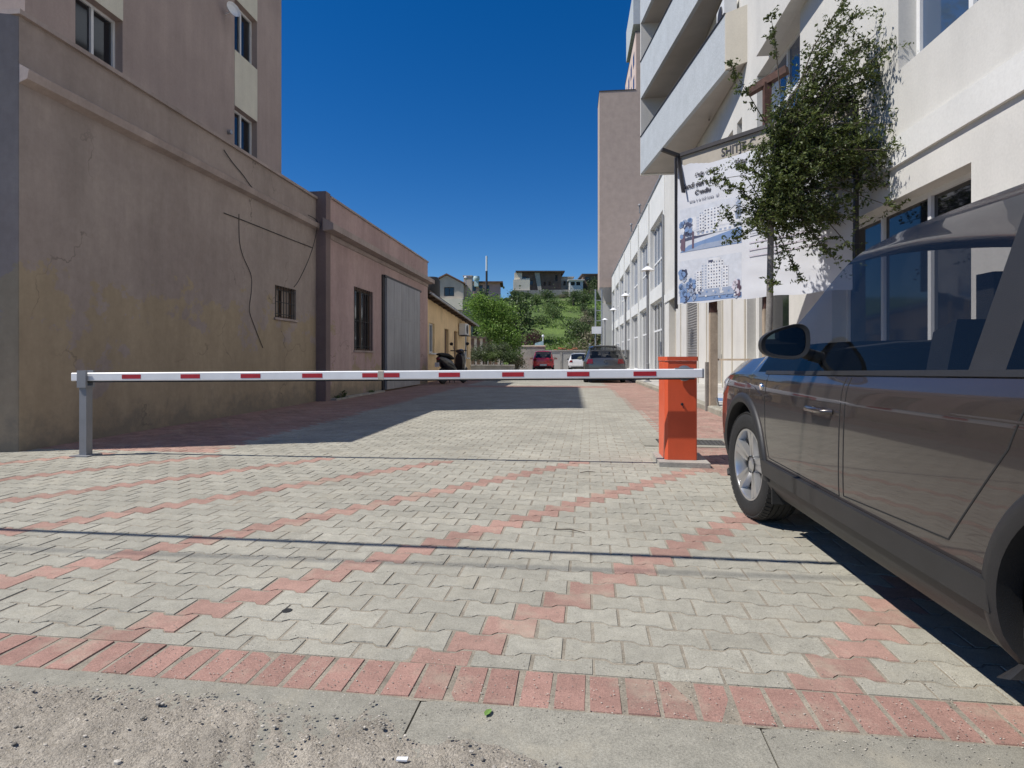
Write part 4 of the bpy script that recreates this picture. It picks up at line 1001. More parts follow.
# ---------------------------------------------------------------- the crossover beside the barrier
PX = gnd(755,519)
car = Car('parked_crossover', 'dark brown grey crossover with silver five spoke wheels parked beside the barrier', (PX.x+.825, 3.86-1.30, 0), 0, paint('brown_grey_car_paint', (.060,.050,.046)), SUV, .345, 1.30, -1.33, 2, steer=R_(5), alpha=.38)
for sx in (-1,1):
    arch(car, sx, 1.30, .045, .105, car.t); arch(car, sx, -1.33, .045, .105, car.t)
door = car.seam('door_seam', car.t, [(.875,.94),(.885,.80),(.86,.60),(.80,.47),(-.05,.46),(-.05,.95)], -1, .005)
dh = MB(); h, n = car.side(-1, .12, .80); dh.tube([h+V((0,-.1,0)), h+V((-.035,-.085,0)), h+V((-.035,.085,0)), h+V((0,.1,0))], .012, 8); obj('door_handle', dh, car.paint, car.t, 50, True)
car.seam('door_seam', car.t, [(-.09,.95),(-.09,.47),(-.75,.50),(-.98,.80),(-1.05,.97)], -1, .005)
car.seam('sill_trim', car.t, [(.90,.405),(-.925,.405)], -1, .085, .003, 'black_plastic', .016)
car.seam('belt_trim', car.t, [(.93,.945),(.4,.955),(-.5,.978),(-1.2,.995)], -1, .02, .002, 'black_plastic', .004)
car.seam('crease', car.t, [(1.82,.835),(1.6,.868),(1.3,.875),(1.08,.848),(.95,.812)], -1, .009, .0, car.paint, .003)
car.seam('crease', car.t, [(.93,.815),(.5,.835),(-.5,.86),(-1.6,.88)], -1, .009, .0, car.paint, .003)
mb = MB(); h, n = car.side(-1, .955, .862); mb.lathe([(0,.011),(.012,.010),(.016,.008)], h, (-1,0,0), 16); si = obj('side_indicator', mb, M['amber'], car.t, 50, True)
mb = MB(); mb.lathe([(.015,.004),(.017,.010),(.021,.008),(.023,0)], h, (-1,0,0), 20); obj('bezel', mb, M['chrome'], si, 50, True)
for a, sg in (('l',-1),('r',1)): car.patch('headlight', [(1.80,.80),(2.03,.72),(2.02,.79),(1.70,.885)], 'lamp_clear', a, .003)
for sg in (-1,1): car.patch('headlight', [(sg*.40,.64),(sg*.68,.62),(sg*.66,.74),(sg*.42,.70)], 'lamp_clear', 'f', .004)
car.patch('grille', [(-.36,.52),(.36,.52),(.38,.64),(-.38,.64)], 'black_plastic', 'f', .006)
for sg in (-1,1): car.patch('tail_light', [(sg*.50,.86),(sg*.72,.86),(sg*.66,1.02),(sg*.50,1.02)], 'lamp_red', 'b', .006)
mirror(car, -1, (-.835,.36,1.105), M['black_plastic']); mirror(car, 1, (.835,.36,1.105), M['black_plastic'])
mb = MB(); mb.tube([(-.52,1.14,1.065),(-.1,1.02,1.12),(.15,1.0,1.13)], .009, 6); obj('wiper', mb, M['black_rubber'], car.t, 50, True)
mb = MB(); mb.prism([(-.86,.86,.20),(-.66,.86,.20),(-.66,.86,.46),(-.86,.86,.46)], (0,-.012,0)); obj('mud_flap', mb, M['black_rubber'], car.t, None, True)

# ---------------------------------------------------------------- grey hatchback, seen from behind
g = atd(606,383,23.8); g.z = 0
c2 = Car('grey_hatchback', 'grey hatchback with a round badge standing rear towards the barrier', (1.36, 23.95+2.13, 0), 0, paint('grey_car_paint', (.105,.105,.11), .5), scale_spec(SUV,1,1.0,.985), .33, 1.30, -1.33, 1, .21, .5)
def rear(c, k=1., plate=True):
    w = c.spec[1][1]
    for sg in (-1,1): c.patch('tail_light', [(sg*.50*w/.8,.80*k),(sg*.775*w/.8,.80*k),(sg*.70*w/.8,.985*k),(sg*.52*w/.8,.985*k)], 'lamp_red', 'b', .010)
    c.patch('bumper', [(-.76*w/.8,.36*k),(.76*w/.8,.36*k),(.78*w/.8,.60*k),(-.78*w/.8,.60*k)], c.paint, 'b', .05, 10)
    c.patch('bumper_insert', [(-.66*w/.8,.37*k),(.66*w/.8,.37*k),(.62*w/.8,.45*k),(-.62*w/.8,.45*k)], 'black_plastic', 'b', .058, 10)
    if plate: c.patch('number_plate', [(-.26,.47*k),(.26,.47*k),(.26,.58*k),(-.26,.58*k)], 'plate', 'b', .062)
rear(c2)
h, n = c2.hit((0,-4,.885), (0,1,0))
mb = MB(); mb.lathe([(.052,.0),(.060,-.012),(.066,0)], h+V((0,-.006,0)), (0,1,0), 24); mb.bar(h+V((-.034,-.012,.044)), h+V((0,-.012,0)), .012, .01); mb.bar(h+V((.034,-.012,.044)), h+V((0,-.012,0)), .012, .01)
mb.bar(h+V((-.046,-.012,.012)), h+V((-.022,-.012,-.045)), .011, .01); mb.bar(h+V((.046,-.012,.012)), h+V((.022,-.012,-.045)), .011, .01); mb.bar(h+V((-.022,-.012,-.045)), h+V((0,-.012,-.004)), .011, .01); mb.bar(h+V((.022,-.012,-.045)), h+V((0,-.012,-.004)), .011, .01)
obj('badge', mb, M['chrome'], c2.t, 50, True)
mb = MB()
for sg in (-1,1): mb.tube([(sg*.60,-1.5,1.56),(sg*.60,-1.3,1.625),(sg*.60,.1,1.63),(sg*.60,.3,1.55)], .016, 6)
obj('roof_rail', mb, M['steel'], c2.t, 50, True)
mb = MB(); mb.box((-.5,-1.86,1.51),(.5,-1.74,1.545)); obj('rear_spoiler', mb, c2.paint, c2.t, None, True)
mb = MB(); mb.tube([(.0,-1.97,1.22),(.36,-1.99,1.20)], .008, 5); obj('rear_wiper', mb, M['black_rubber'], c2.t, None, True)
mirror(c2, -1, (-.885,.42,1.03), c2.paint); mirror(c2, 1, (.885,.42,1.03), c2.paint)
# ---------------------------------------------------------------- red and white cars by the far wall
c3 = Car('red_car', 'small red hatchback parked in front of the far concrete wall', (-2.2, 43+1.9, 0), R_(2), paint('red_car_paint', (.55,.018,.028), .1), scale_spec(SUV,.88,.93,.99), .30, 1.14, -1.17, 1, .19, .6)
rear(c3, .98)
mirror(c3, -1, (-.82,.42,1.0), c3.paint); mirror(c3, 1, (.82,.42,1.0), c3.paint)
mb = MB(); mb.box((-.45,-1.64,1.50),(.45,-1.54,1.53)); obj('rear_spoiler', mb, c3.paint, c3.t, None, True)
c4 = Car('white_car', 'white car with a dark rear window half hidden by the grey hatchback', (.62, 44.5+1.9, 0), R_(-3), paint('white_car_paint', (.72,.72,.72), 0., .3), scale_spec(SUV,.90,.95,.88), .30, 1.17, -1.19, 1, .19, .9)
rear(c4, .87)
mirror(c4, -1, (-.835,.42,.92), c4.paint); mirror(c4, 1, (.835,.42,.92), c4.paint)

# ---------------------------------------------------------------- scooter
p = gnd(453,383.5)
sc_t = thing('motor_scooter', 'black motor scooter parked in the shade before the yellow house', 'scooter', (p.x,p.y,0), R_(-24))
sc_t.scale = (1.1,1.1,1.26)
def L(name, mb, m, par=None, sm=45): return obj(name, mb, m, par or sc_t, sm, True)
for y in (-.62,.66):
    mb = MB(); mb.lathe([(.13,-.05),(.20,-.065),(.245,-.045),(.262,0),(.245,.045),(.20,.065),(.13,.05)], (0,y,.262), (1,0,0), 28); w = L('wheel', mb, M['black_rubber'])
    mb = MB(); mb.lathe([(0,-.04),(.13,-.045),(.13,.045),(0,.04)], (0,y,.262), (1,0,0), 20)
    L('rim', mb, M['steel'], w)
def hull(sts, n=16):
    mb = MB(); P = []; fs = []
    for y, zc, hw, hh in sts:
        for k in range(n): a = 2*math.pi*k/n; ca, sa = math.cos(a), math.sin(a); P.append((hw*math.copysign(abs(ca)**.75,ca), y, zc+hh*math.copysign(abs(sa)**.75,sa)))
    for i in range(len(sts)-1):
        for k in range(n): fs.append((i*n+k,i*n+(k+1) % n,(i+1)*n+(k+1) % n,(i+1)*n+k))
    fs += [tuple(range(n))[::-1], tuple(range((len(sts)-1)*n,len(sts)*n))]; return mb.add(P, fs)
blk = paint('black_scooter_paint', (.012,.012,.014), .1, .3)
L('body', hull([(-.92,.80,.06,.05),(-.82,.76,.15,.12),(-.55,.66,.19,.19),(-.25,.58,.19,.19),(-.02,.46,.17,.14),(.1,.34,.15,.07),(.3,.31,.15,.05),(.42,.36,.14,.08)]), blk)
L('front_shield', hull([(.36,.62,.17,.34),(.44,.66,.23,.36),(.55,.70,.20,.36),(.64,.74,.12,.26),(.68,.76,.05,.14)]), blk)
L('front_mudguard', hull([(.42,.50,.05,.03),(.55,.53,.08,.05),(.68,.54,.08,.05),(.86,.46,.06,.04)]), blk)
L('seat', hull([(-.88,.93,.10,.03),(-.7,.92,.15,.06),(-.4,.90,.16,.06),(-.2,.84,.14,.06),(-.05,.80,.10,.04)]), M['black_rubber'])
mb = MB(); mb.tube([(0,.62,.30),(0,.44,1.0)], .03, 8); mb.tube([(-.36,.34,1.06),(-.2,.42,1.05),(.2,.42,1.05),(.36,.34,1.06)], .018, 8); hb = L('handlebar', mb, M['dark_steel'])
L('handlebar_cover', hull([(.36,1.04,.13,.05),(.46,1.03,.17,.08),(.54,1.02,.12,.07)]), blk, hb)
for sx in (-1,1):
    mb = MB(); mb.tube([(sx*.24,.42,1.07),(sx*.32,.42,1.24)], .008, 6); mb.ball((sx*.36,.40,1.28), (.085,.02,.055), 12); L('mirror', mb, blk)
mb = MB(); mb.ball((0,.60,.98), (.10,.06,.07), 14); L('headlight', mb, M['lamp_clear'])
mb = MB(); mb.ball((0,-.90,.80), (.09,.05,.05), 12); L('tail_light', mb, M['lamp_red'])
mb = MB(); mb.box((-.09,-.97,.54),(.09,-.955,.68)); L('number_plate', mb, M['plate'])
mb = MB(); mb.tube([(.16,-.15,.30),(.18,-.5,.32),(.18,-.85,.38)], [.03,.05,.055], 10); L('exhaust', mb, M['steel'])
mb = MB(); mb.tube([(-.05,-.15,.26),(-.12,-.05,.03)], .014, 6); mb.tube([(.05,-.15,.26),(.12,-.05,.03)], .014, 6); L('stand', mb, M['dark_steel'])
# ================================================================ TREES AND PLANTS
def leaf(mb, c, ln, wd, mi=None, droop=.2):
    d = V((random.gauss(0,1),random.gauss(0,1),random.gauss(0,.8)-droop)).normalized()
    e = d.cross(V((random.gauss(0,1),random.gauss(0,1),random.gauss(0,1)))).normalized(); n = d.cross(e)*wd*.35
    mb.add([c-d*ln/2, c+e*wd/2+n, c+d*ln/2, c-e*wd/2+n], [(0,1,2),(0,2,3)], mi)
def inside(p, lobes): return any(sum(((p[i]-l[0][i])/l[1][i])**2 for i in range(3)) < 1 for l in lobes)
def grow_tree(t, base, top, r0, lobes, nb, leaf_fn, twigs, spread, barkm, leafm, extra=()):
    """trunk, limbs reaching into the lobes, twigs with leaves along them"""
    tr = MB(); base, top = V(base), V(top); H = top-base
    P = [base+H*f+V((ru(-.02,.02),ru(-.02,.02),0))*min(1,f*3)*H.length*.3*(f > .6) for f in (0,.15,.4,.7,1)]
    tr.tube(P, [r0*1.25,r0,r0*.95,r0*.85,r0*.6], 10); cr = MB(); lf = MB(); tips = []
    for k in range(nb):
        l = random.choices(lobes, [a[1][0]*a[1][1]*a[1][2] for a in lobes])[0]
        d = V((random.gauss(0,1),random.gauss(0,1),random.gauss(0,1))).normalized(); q = V(l[0])+V((d.x*l[1][0],d.y*l[1][1],d.z*l[1][2]))*ru(.45,1.0)
        s = P[-1].lerp(P[-2], rnd()) if q.z > P[-2].z else P[-1].lerp(P[-2], .6+.4*rnd()); m = s.lerp(q,.5)+V((0,0,.12*(q-s).length))
        tr.tube([s,m,q], [r0*.35,r0*.2,r0*.06], 5, 1, cap=False); tips.append((s,m,q))
    main = len(tips)
    for e in extra: tips.append(tuple(V(x) for x in e)); tr.tube([V(x) for x in e], [r0*.2,r0*.12,r0*.05], 5, 1, cap=False)
    for ti, (s, m, q) in enumerate(tips):
        for k in range(twigs if ti < main else 13):
            f = ru(.35,1.0); c = s*(1-f)**2+m*2*f*(1-f)+q*f*f; d = V((random.gauss(0,1),random.gauss(0,1),random.gauss(.25,.8))).normalized()
            ln = spread*ru(.4,1.1)*(1 if ti < main else .5); e = c+d*ln; tr.tube([c,e], [r0*.04,r0*.02], 3, 1, cap=False)
            leaf_fn(lf, c, e)
    obj('trunk', tr, [barkm, M['bark_dark']], t, 60); obj('crown', lf, leafm, t)
# tree on the sidewalk in front of the billboard
TB = V((2.93,9.1,.116))
tp = lambda u, v, dd=8.8: atd(u, v, dd)
t = thing('sidewalk_tree', 'small leaved dark green tree on a straight grey trunk in front of the billboard', 'tree', TB)
def lf1(lf, c, e):
    n = random.randint(10,18)
    for k in range(n):
        f = k/n; p = c.lerp(e, f)+V((random.gauss(0,.018),random.gauss(0,.018),random.gauss(0,.018))); leaf(lf, p, ru(.035,.085), ru(.018,.042))
C0 = tp(826,150); C1 = tp(858,60); C2 = tp(790,205,8.7); C3 = tp(838,240,8.9); C4 = tp(836,20); C5 = tp(893,150); C6 = tp(766,178,8.7); C7 = tp(764,232,8.75)
lobes = [(C0,(.72,.85,1.05)),(C1,(.85,.85,1.2)),(C2,(.68,.7,.48)),(C3,(.75,.7,.5)),(C4,(.5,.7,.8)),(C5,(.8,.9,1.3)),*[(C6,(.50,.6,.45)),(C7,(.46,.55,.36)),(tp(785,120,8.75),(.36,.5,.5)),(tp(790,215,8.7),(.6,.6,.5))]*2]
s0 = tp(770,215); ex = [(s0,tp(740,190,8.75),tp(706,168,8.7)),(s0,tp(745,175,8.7),tp(699,182,8.6)),(tp(775,140),tp(752,100,8.7),tp(727,60,8.6)),(s0,tp(745,235,8.7),tp(728,243,8.7)),(tp(780,90),tp(775,40),tp(770,12)),(s0,tp(735,205,8.8),tp(718,222,8.7)),(s0,tp(780,265),tp(772,285,8.7)),(s0,tp(795,270),tp(803,283,8.8))]
grow_tree(t, TB, tp(775,120), .053, lobes, 112, lf1, 21, .42, M['bark'], M['leaf_near'], ex)
# broad tree behind the yellow house
def leafy(t, lobes, n, sz, trunk, mlf, mbk, shell=.55):
    tr = MB(); lf = MB(); b, q, r = trunk; b, q = V(b), V(q)
    tr.tube([b, b.lerp(q,.5)+V((.06,0,0)), q], [r*1.2,r,r*.7], 8)
    for l in lobes: tr.tube([b.lerp(q,.8), (q+V(l[0]))/2, V(l[0])], [r*.5,r*.35,r*.12], 5, cap=False)
    # clumps of leaves scattered through each lobe, leaving gaps between
    for l in lobes:
        vol = l[1][0]*l[1][1]*l[1][2]; tot = sum(a[1][0]*a[1][1]*a[1][2] for a in lobes); k = max(6, int(n*vol/tot/14))
        for i in range(k):
            d = V((random.gauss(0,1),random.gauss(0,1),random.gauss(0,1))).normalized()*ru(shell,1.08); c = V(l[0])+V((d.x*l[1][0],d.y*l[1][1],d.z*l[1][2])); cs = sz*ru(1.0,2.0)
            for j in range(14): leaf(lf, c+V((random.gauss(0,cs),random.gauss(0,cs),random.gauss(0,cs*.7))), sz*ru(.7,1.3), sz*ru(.5,.8))
    obj('trunk', tr, mbk, t, 60); obj('crown', lf, mlf, t)
def cpt(u, v, d): return atd(u, v, d)
b = cpt(484,373,41); b.z = 0
t = thing('mulberry_tree', 'bright green spreading tree behind the yellow house', 'tree', b)
lobes = [(cpt(488,310,41.5),(1.3,1.3,.95)),(cpt(476,303,41),(.8,1.0,.6)),(cpt(503,318,42),(1.1,1.2,.95)),(cpt(506,337,41),(1.05,1.1,1.0)),(cpt(492,328,40.5),(.9,1.0,.7)),(cpt(513,350,41),(.5,.7,.8)),(cpt(468,318,41.5),(.4,.6,.5)),(cpt(481,299,41.5),(.5,.6,.45))]
leafy(t, lobes, 8200, .17, (b, cpt(488,330,41.2), .13), M['leaf_fresh'], M['bark_dark'])
# raised bed with shrubs
PB_ = [gnd(474,374.0), gnd(521,374.0)]
t = thing('planter_wall', 'low pale wall of a raised planting bed beside the yellow house', 'wall', (-5.4,37.2,0))
mb = MB(); mb.box((-6.6,37.0,-.05),(-3.75,37.25,.52)); mb.box((-6.68,36.94,.521),(-3.68,37.3,.60)); mb.box((-3.98,37.25,-.05),(-3.75,41,.52)); mb.box((-6.6,37.25,-.05),(-3.98,41,.45)); obj('wall', mb, M['concrete_old'], t)
for k, (u, v, w, h, m, nm, lb) in enumerate(((474,356,.7,1.05,'leaf_olive','shrub','grey green loose shrub at the left end of the raised bed'),(483,352,.8,1.2,'leaf_olive','shrub','silvery green bush in the raised bed under the tree crown'),(492,356,.8,1.0,'leaf_mid','shrub','mid green bush in the middle of the raised bed'),(500,351,.75,1.25,'leaf_olive','shrub','tall silvery bush in the raised bed beside the mulberry trunk'),(509,357,.7,1.0,'leaf_dark','shrub','dark green bush at the right end of the raised bed'),(517,363,.5,.7,'leaf_dry','shrub','low dry bush beyond the right end of the raised bed'))):
    c = cpt(u, v, 38+.4*(k % 2)); t = thing(nm, lb, 'shrub', (c.x,c.y,.45)); L_ = [(c,(w,w,h*.42)),(c+V((w*.4,0,.2)),(w*.5,w*.5,h*.3)),(c+V((-w*.4,0,-.15)),(w*.5,w*.5,h*.3))]
    leafy(t, L_, 1300, .10, ((c.x,c.y,.3), c, .03), M[m], M['bark_dark'], .3)
# shed behind the tree
c = atd(471,372,53); 
t = thing('garden_shed', 'low beige shed with brown uprights half hidden behind the bright green tree', 'shed', (-8.6,54,0))
x0, x1 = atd(468,340,53).x, atd(498,340,53).x; mb = MB(); mb.box((x0,53.2,0),(x1,57,2.9)); obj('wall', mb, M['pale_house'], t)
for k in range(5): mb = MB(); x = x0+(x1-x0)*(k+.5)/5; mb.box((x-.14,53.1,0),(x+.14,53.19,2.85)); obj('upright', mb, M['wood_door'], t)
mb = MB(); mb.prism([(x0-.3,52.8,2.905),(x1+.3,52.8,2.75),(x1+.3,52.8,2.87),(x0-.3,52.8,3.1)], (0,4.6,0)); obj('roof', mb, M['roof_brown'], t)
# ================================================================ FAR WALLS
def pl(u, d): return atd(u, 358, d)
t = thing('concrete_wall', 'long pale concrete wall behind the red and white cars', 'wall', (1,49,0))
a, b = pl(543,50), pl(606,50); mb = MB(); mb.box((a.x,49.5,-.05),(b.x+3,49.75,1.62)); obj('wall', mb, M['concrete'], t)
mb = MB(); mb.box((a.x-.05,49.44,1.621),(b.x+3.05,49.81,1.72)); 
for k in range(9): x = a.x+.4+k*1.1; mb.box((x,49.46,-.05),(x+.14,49.499,1.61))
obj('coping', mb, M['concrete_old'], t)
t = thing('beige_wall', 'rough beige block wall to the left of the red car', 'wall', (-3.4,45.6,0))
a, b = pl(515,45.8), pl(545,45.8); mb = MB(); mb.box((a.x,45.6,-.05),(b.x,45.85,1.95)); obj('wall', mb, M['concrete_old'], t)
mb = MB(); mb.box((a.x-.04,45.55,1.951),(b.x+.04,45.9,2.03)); obj('coping', mb, M['pale_house'], t)
t = thing('tile_stack', 'heap of orange roof tiles behind the far concrete wall', 'roof tiles', pl(563,53))
mb = MB(); a, b = pl(555,53), pl(577,53); rng_ = random.Random(4)
for k in range(40):
    x = a.x+(b.x-a.x)*rng_.random(); z = 1.5+rng_.random()*.45; aa = rng_.random()*.8-.4; mb.obox((x,53+rng_.random()*.5,z), (.19,0,.19*aa), (0,.14,0), (-.03*aa,0,.03))
mb.box((a.x,52.9,0),(b.x,53.9,1.55)); obj('tiles', mb, mat('orange_tile', (.52,.22,.12), .9, .35, 1.2), t)
mb = MB(); p = cpt(543,336,56); mb.tube([(p.x,p.y,0),(p.x,p.y,p.z)], .04, 6); mb.ball(p, .13, 12); tag(obj('globe_lamp', mb, M['arm_white'], smooth=60), 'white globe lamp on a thin pole behind the beige wall', 'lamp')
mb = MB(); a, b = cpt(533,343,55), cpt(544,343,55); mb.prism([(a.x,55,1.2),(b.x,55,1.2),(b.x-.1,55,2.65),(a.x+.2,55,2.45)], (0,1.2,0)); tag(obj('tarpaulin', mb, mat('pale_blue_tarp', (.36,.52,.56), .6, .2, 3)), 'pale blue tarpaulin over a heap behind the beige wall', 'tarpaulin')
# ladder frame with white sign
t = thing('steel_ladder_frame', 'tall thin pale steel ladder frame carrying a small white sign at the lane end', 'sign frame', (2.4,58,0))
a, b = pl(595.3,58), pl(601.5,58); zt = CH+68/F*58; mb = MB()
for p in (a, b): mb.tube([(p.x,58,0),(p.x,58,zt)], .07, 6)
for v in (301,311,321,334): z = CH+(358-v)/F*58; mb.bar((a.x,58,z),(b.x,58,z), .07, .08)
obj('frame', mb, M['steel'], t)
mb = MB(); z0, z1 = CH+(358-334)/F*58, CH+(358-327)/F*58; q = pl(591.5,58); mb.box((q.x,57.8,z0),(b.x-.05,57.92,z1)); obj('sign_panel', mb, M['arm_white'], t)
# ================================================================ HILL
def hill_h(x, y):
    f = max(0, min(1, (y-66)/88)); s = f*f*(3-2*f)*.35+f*.65
    top = 17.3+1.2*noise.noise((x*.018,y*.01,3.))-max(0,(-22-x))*.02
    z = top*s*(1+.10*math.sin(f*9+x*.05)*(1-f))+noise.noise((x*.08,y*.08,1))*1.3*min(1,f*4)*(1-f*.5)
    if y > 158: z += 0
    return max(z, -.2) if f > 0 else -.5
mb = MB(); NX, NY = 130, 70; xa, xb, ya, yb = -110, 150, 60, 300
for j in range(NY+1):
    for i in range(NX+1):
        x = xa+(xb-xa)*i/NX; y = ya+(yb-ya)*(j/NY)**1.3; mb.v.append((x,y,hill_h(x,y)))
for j in range(NY):
    for i in range(NX): a = j*(NX+1)+i; mb.f.append((a,a+1,a+NX+2,a+NX+1)); mb.m.append(0)
def hillmat():
    t = NT('hill_grass'); c = t.mix(t.rng(t.noise(.10,6,.7), .38, .62, 0, 1), (.07,.115,.026), (.13,.20,.04))
    c = t.mix(t.rng(t.noise(.16,5,.7), .60, .70, 0, .7), c, (.20,.165,.10)); c = t.mul(c, t.rng(t.noise(1.6,4), .3, .7, .75, 1.25))
    t.l(c, t.b.inputs['Base Color']); t.b.inputs['Roughness'].default_value = 1; t.bump(t.noise(1.2,6,.7), .8, .6); return t.m
struct('hill', mb, hillmat(), 60)
# grass and scrub nobody could count
mb = MB()
for k in range(16000):
    d = ru(72,156); u = ru(455,625); p = atd(u, 358, d); h = hill_h(p.x, p.y)
    if noise.noise((p.x*.09,p.y*.09,6)) < -.15: continue
    s = ru(.25,.6); c = V((p.x,p.y,h+s*.35)); leaf(mb, c, s, s*.55, 0 if rnd() < .7 else 1, -.6)
tag(obj('hillside_grass', mb, [M['leaf_mid'], M['leaf_fresh']]), kind='stuff')
def shrub_proto(name, label, m, n, sz, r, h, group, cat):
    t = thing(name, label, cat, (0,-400,-40), 0, group); z0 = -40
    rr = random.Random(len(label)); L_ = []
    for k in range(6): a = rr.random()*6.28; q = rr.random()*.55*r; L_.append((V((q*math.cos(a),-400+q*math.sin(a),z0+h*(.35+.4*rr.random()))),(r*ru(.4,.65),r*ru(.4,.65),h*ru(.25,.4))))
    leafy(t, L_, n, sz, ((0,-400,z0-.4),(0,-400,z0+h*.5),.12*r), M[m], M['bark_dark'], .45); return t
kinds = [shrub_proto('hillside_shrub','dark green rounded shrub on the far hillside','leaf_dark',700,.30,1.9,2.8,'dark shrubs on the hillside','shrub'),
 shrub_proto('hillside_shrub','mid green bushy shrub on the far hillside','leaf_mid',700,.30,1.9,2.5,'mid green shrubs on the hillside','shrub'),
 shrub_proto('hillside_shrub','dry brownish shrub on the far hillside','leaf_dry',500,.27,1.6,2.2,'dry shrubs on the hillside','shrub'),
 shrub_proto('hillside_tree','tall dark green tree on the far hillside','leaf_dark',900,.36,2.4,5.2,'dark trees on the hillside','tree')]
first = [True]*4; rr = random.Random(5); placed = []
def put(kind, u, d, sc):
    p = atd(u, 358, d); z = hill_h(p.x, p.y)-.3*sc; rz = rr.random()*6.28
    if first[kind]: o = kinds[kind]; first[kind] = False; o.location = (p.x,p.y,z); o.rotation_euler = (0,0,rz); o.scale = (sc,sc,sc)
    else: o = dup(kinds[kind], (p.x,p.y,z), rz, None, (sc,sc,sc*(.8+.4*rr.random())))
for d in (74,80,87,94,101,108,116,124,132,140,148,154):
    n = 9 if d < 128 else 12
    for k in range(n):
        u = 460+(612-460)*(k+rr.random())/n
        # leave the bright grassy slope open in the middle
        if d < 97 and 516 < u < 576 and rr.random() < .9: continue
        if 97 < d < 126 and 516 < u < 576 and rr.random() < .60: continue
        if d > 120 and (rr.random() < .35 or u < 515): continue
        kind = rr.choices([0,1,2,3], [2.4,3.4,2.2 if u > 560 else .9,.9 if (d > 120 or u < 520) else .15])[0]
        put(kind, u, d+rr.random()*5, .5+.65*rr.random())
for u, d, k, s in ((533,72,2,.9),(578,73,1,1.0),(588,72,2,1.3),(594,76,2,1.5),(570,74,1,.6),(505,78,3,1.25),(515,82,3,1.3),(496,74,3,1.0),(520,146,1,.75),(527,146,0,.7),(536,147,1,.65),(545,146,2,.7),(552,146,1,.8),(566,146,0,.7),(575,145,2,.9),(583,146,1,.9),(592,145,2,1.0),(516,147,0,.8),(598,140,1,1.0)): put(k, u, d, s)
mb = MB(); 
c = cpt(535,338,60); t = thing('plum_shrub', 'dark red leaved shrub behind the beige wall', 'shrub', (c.x,c.y,0)); leafy(t, [(c,(.9,.8,.8)),(c+V((-.8,0,-.2)),(.6,.6,.6))], 1200, .14, ((c.x,c.y,0),c,.06), M['leaf_purple'], M['bark_dark'], .3)
# ================================================================ HOUSES BEYOND
def house(name, label, u0, u1, v0, v1, d, depth, wm_, wins, roofm=None, gable=0, parapet=.25, wm2='glass_dark', overhang=.35):
    a, b = atd(u0,358,d), atd(u1,358,d); z0, z1 = CH+(HZ-v1)/F*d, CH+(HZ-v0)/F*d; du = (b-a); W = du.length; du.normalize(); n = V((du.y,-du.x,0))
    if n.y > 0: n = -n
    t = thing(name, label, 'house', V((((a+b)/2).x,((a+b)/2).y,max(z0-4,0)))); P0 = V((a.x,a.y,0)); hs = []
    for (p, q, r, s) in wins: hs.append((p*W, q*W, z0+(z1-z0)*r, z0+(z1-z0)*s))
    mb = MB(); facade(mb, P0, du, n, W, z0-5, z1, hs, .25); B = [P0-n*.25, P0+du*W-n*.25, P0+du*W-n*depth, P0-n*depth]; mb.prism([p+UP*(z0-5) for p in B], UP*(z1-z0+4.98))
    if gable: 
        G_ = [P0+UP*z1, P0+du*W+UP*z1, P0+du*(W/2)+UP*(z1+gable)]; mb.prism(G_, -n*depth)
    obj('wall', mb, M[wm_], t)
    for h in hs: window(t, P0, du, n, h, .24, 2, (), 'alu' if wm2 == 'glass_blue' else 'dark_steel', wm2, .09)
    mb = MB(); o = overhang
    if gable:
        for s in (0,1):
            e = P0+UP*(z1-.1)+du*(-o if s == 0 else W+o); r = P0+du*(W/2)+UP*(z1+gable+.06); mb.prism([e+n*o, r+n*o, r+n*o+UP*.18, e+n*o+UP*.18], -n*(depth+2*o))
    else:
        q = [P0-du*o+n*o, P0+du*(W+o)+n*o, P0+du*(W+o)-n*(depth+o), P0-du*o-n*(depth+o)]; mb.prism([p+UP*(z1+.003) for p in q], UP*parapet)
    obj('roof', mb, M[roofm or wm_], t); return t, P0, du, n, W, z0, z1
t, P0, du, n, W, z0, z1 = house('gabled_house', 'tall grey rendered house with a pitched gable and one dark window behind the yellow house', 430, 463.5, 284, 322, 82, 8, 'grey_house', [(.42,.72,.68,.92)], 'rooftile', 1.25)
mb = MB(); mb.prism([P0+du*(W*.28)+n*.5+UP*(z0+1.7), P0+du*(W*.98)+n*.5+UP*(z0+1.7), P0+du*(W*.98)+n*.5+UP*(z0+3.3), P0+du*(W*.28)+n*.5+UP*(z0+3.3)], -n*.5); obj('balcony', mb, M['pale_house'], t)
mb = MB(); q = P0+du*(W+.2)-n*2; mb.box((q.x-.3,q.y-.3,z0-4),(q.x+.9,q.y+.6,z1+1.3)); mb.box((q.x-.4,q.y-.4,z1+1.3),(q.x+1.0,q.y+.7,z1+1.45)); obj('chimney', mb, M['grey_house'], t)
c = atd(466,276.5,80); mb = MB(); mb.lathe([(0,0),(.22,.0),(.32,.2),(.2,.45),(0,.5)], (c.x,c.y,c.z-.4), (0,0,1), 10); mb.tube([(c.x,c.y,c.z-1.2),(c.x,c.y,c.z-.3)], .06, 6); tag(obj('roof_cowl', mb, M['steel']), 'small metal cowl on the right chimney of the gabled house', 'chimney cowl')
t, P0, du, n, W, z0, z1 = house('pink_house', 'faded pink flat roofed house on the crest left of the mast', 470, 500, 283, 294, 140, 8, 'pinkhouse', [(.08,.2,.25,.8),(.3,.42,.25,.8),(.52,.64,.25,.8)], 'rooftile', 0, .35, overhang=.7)
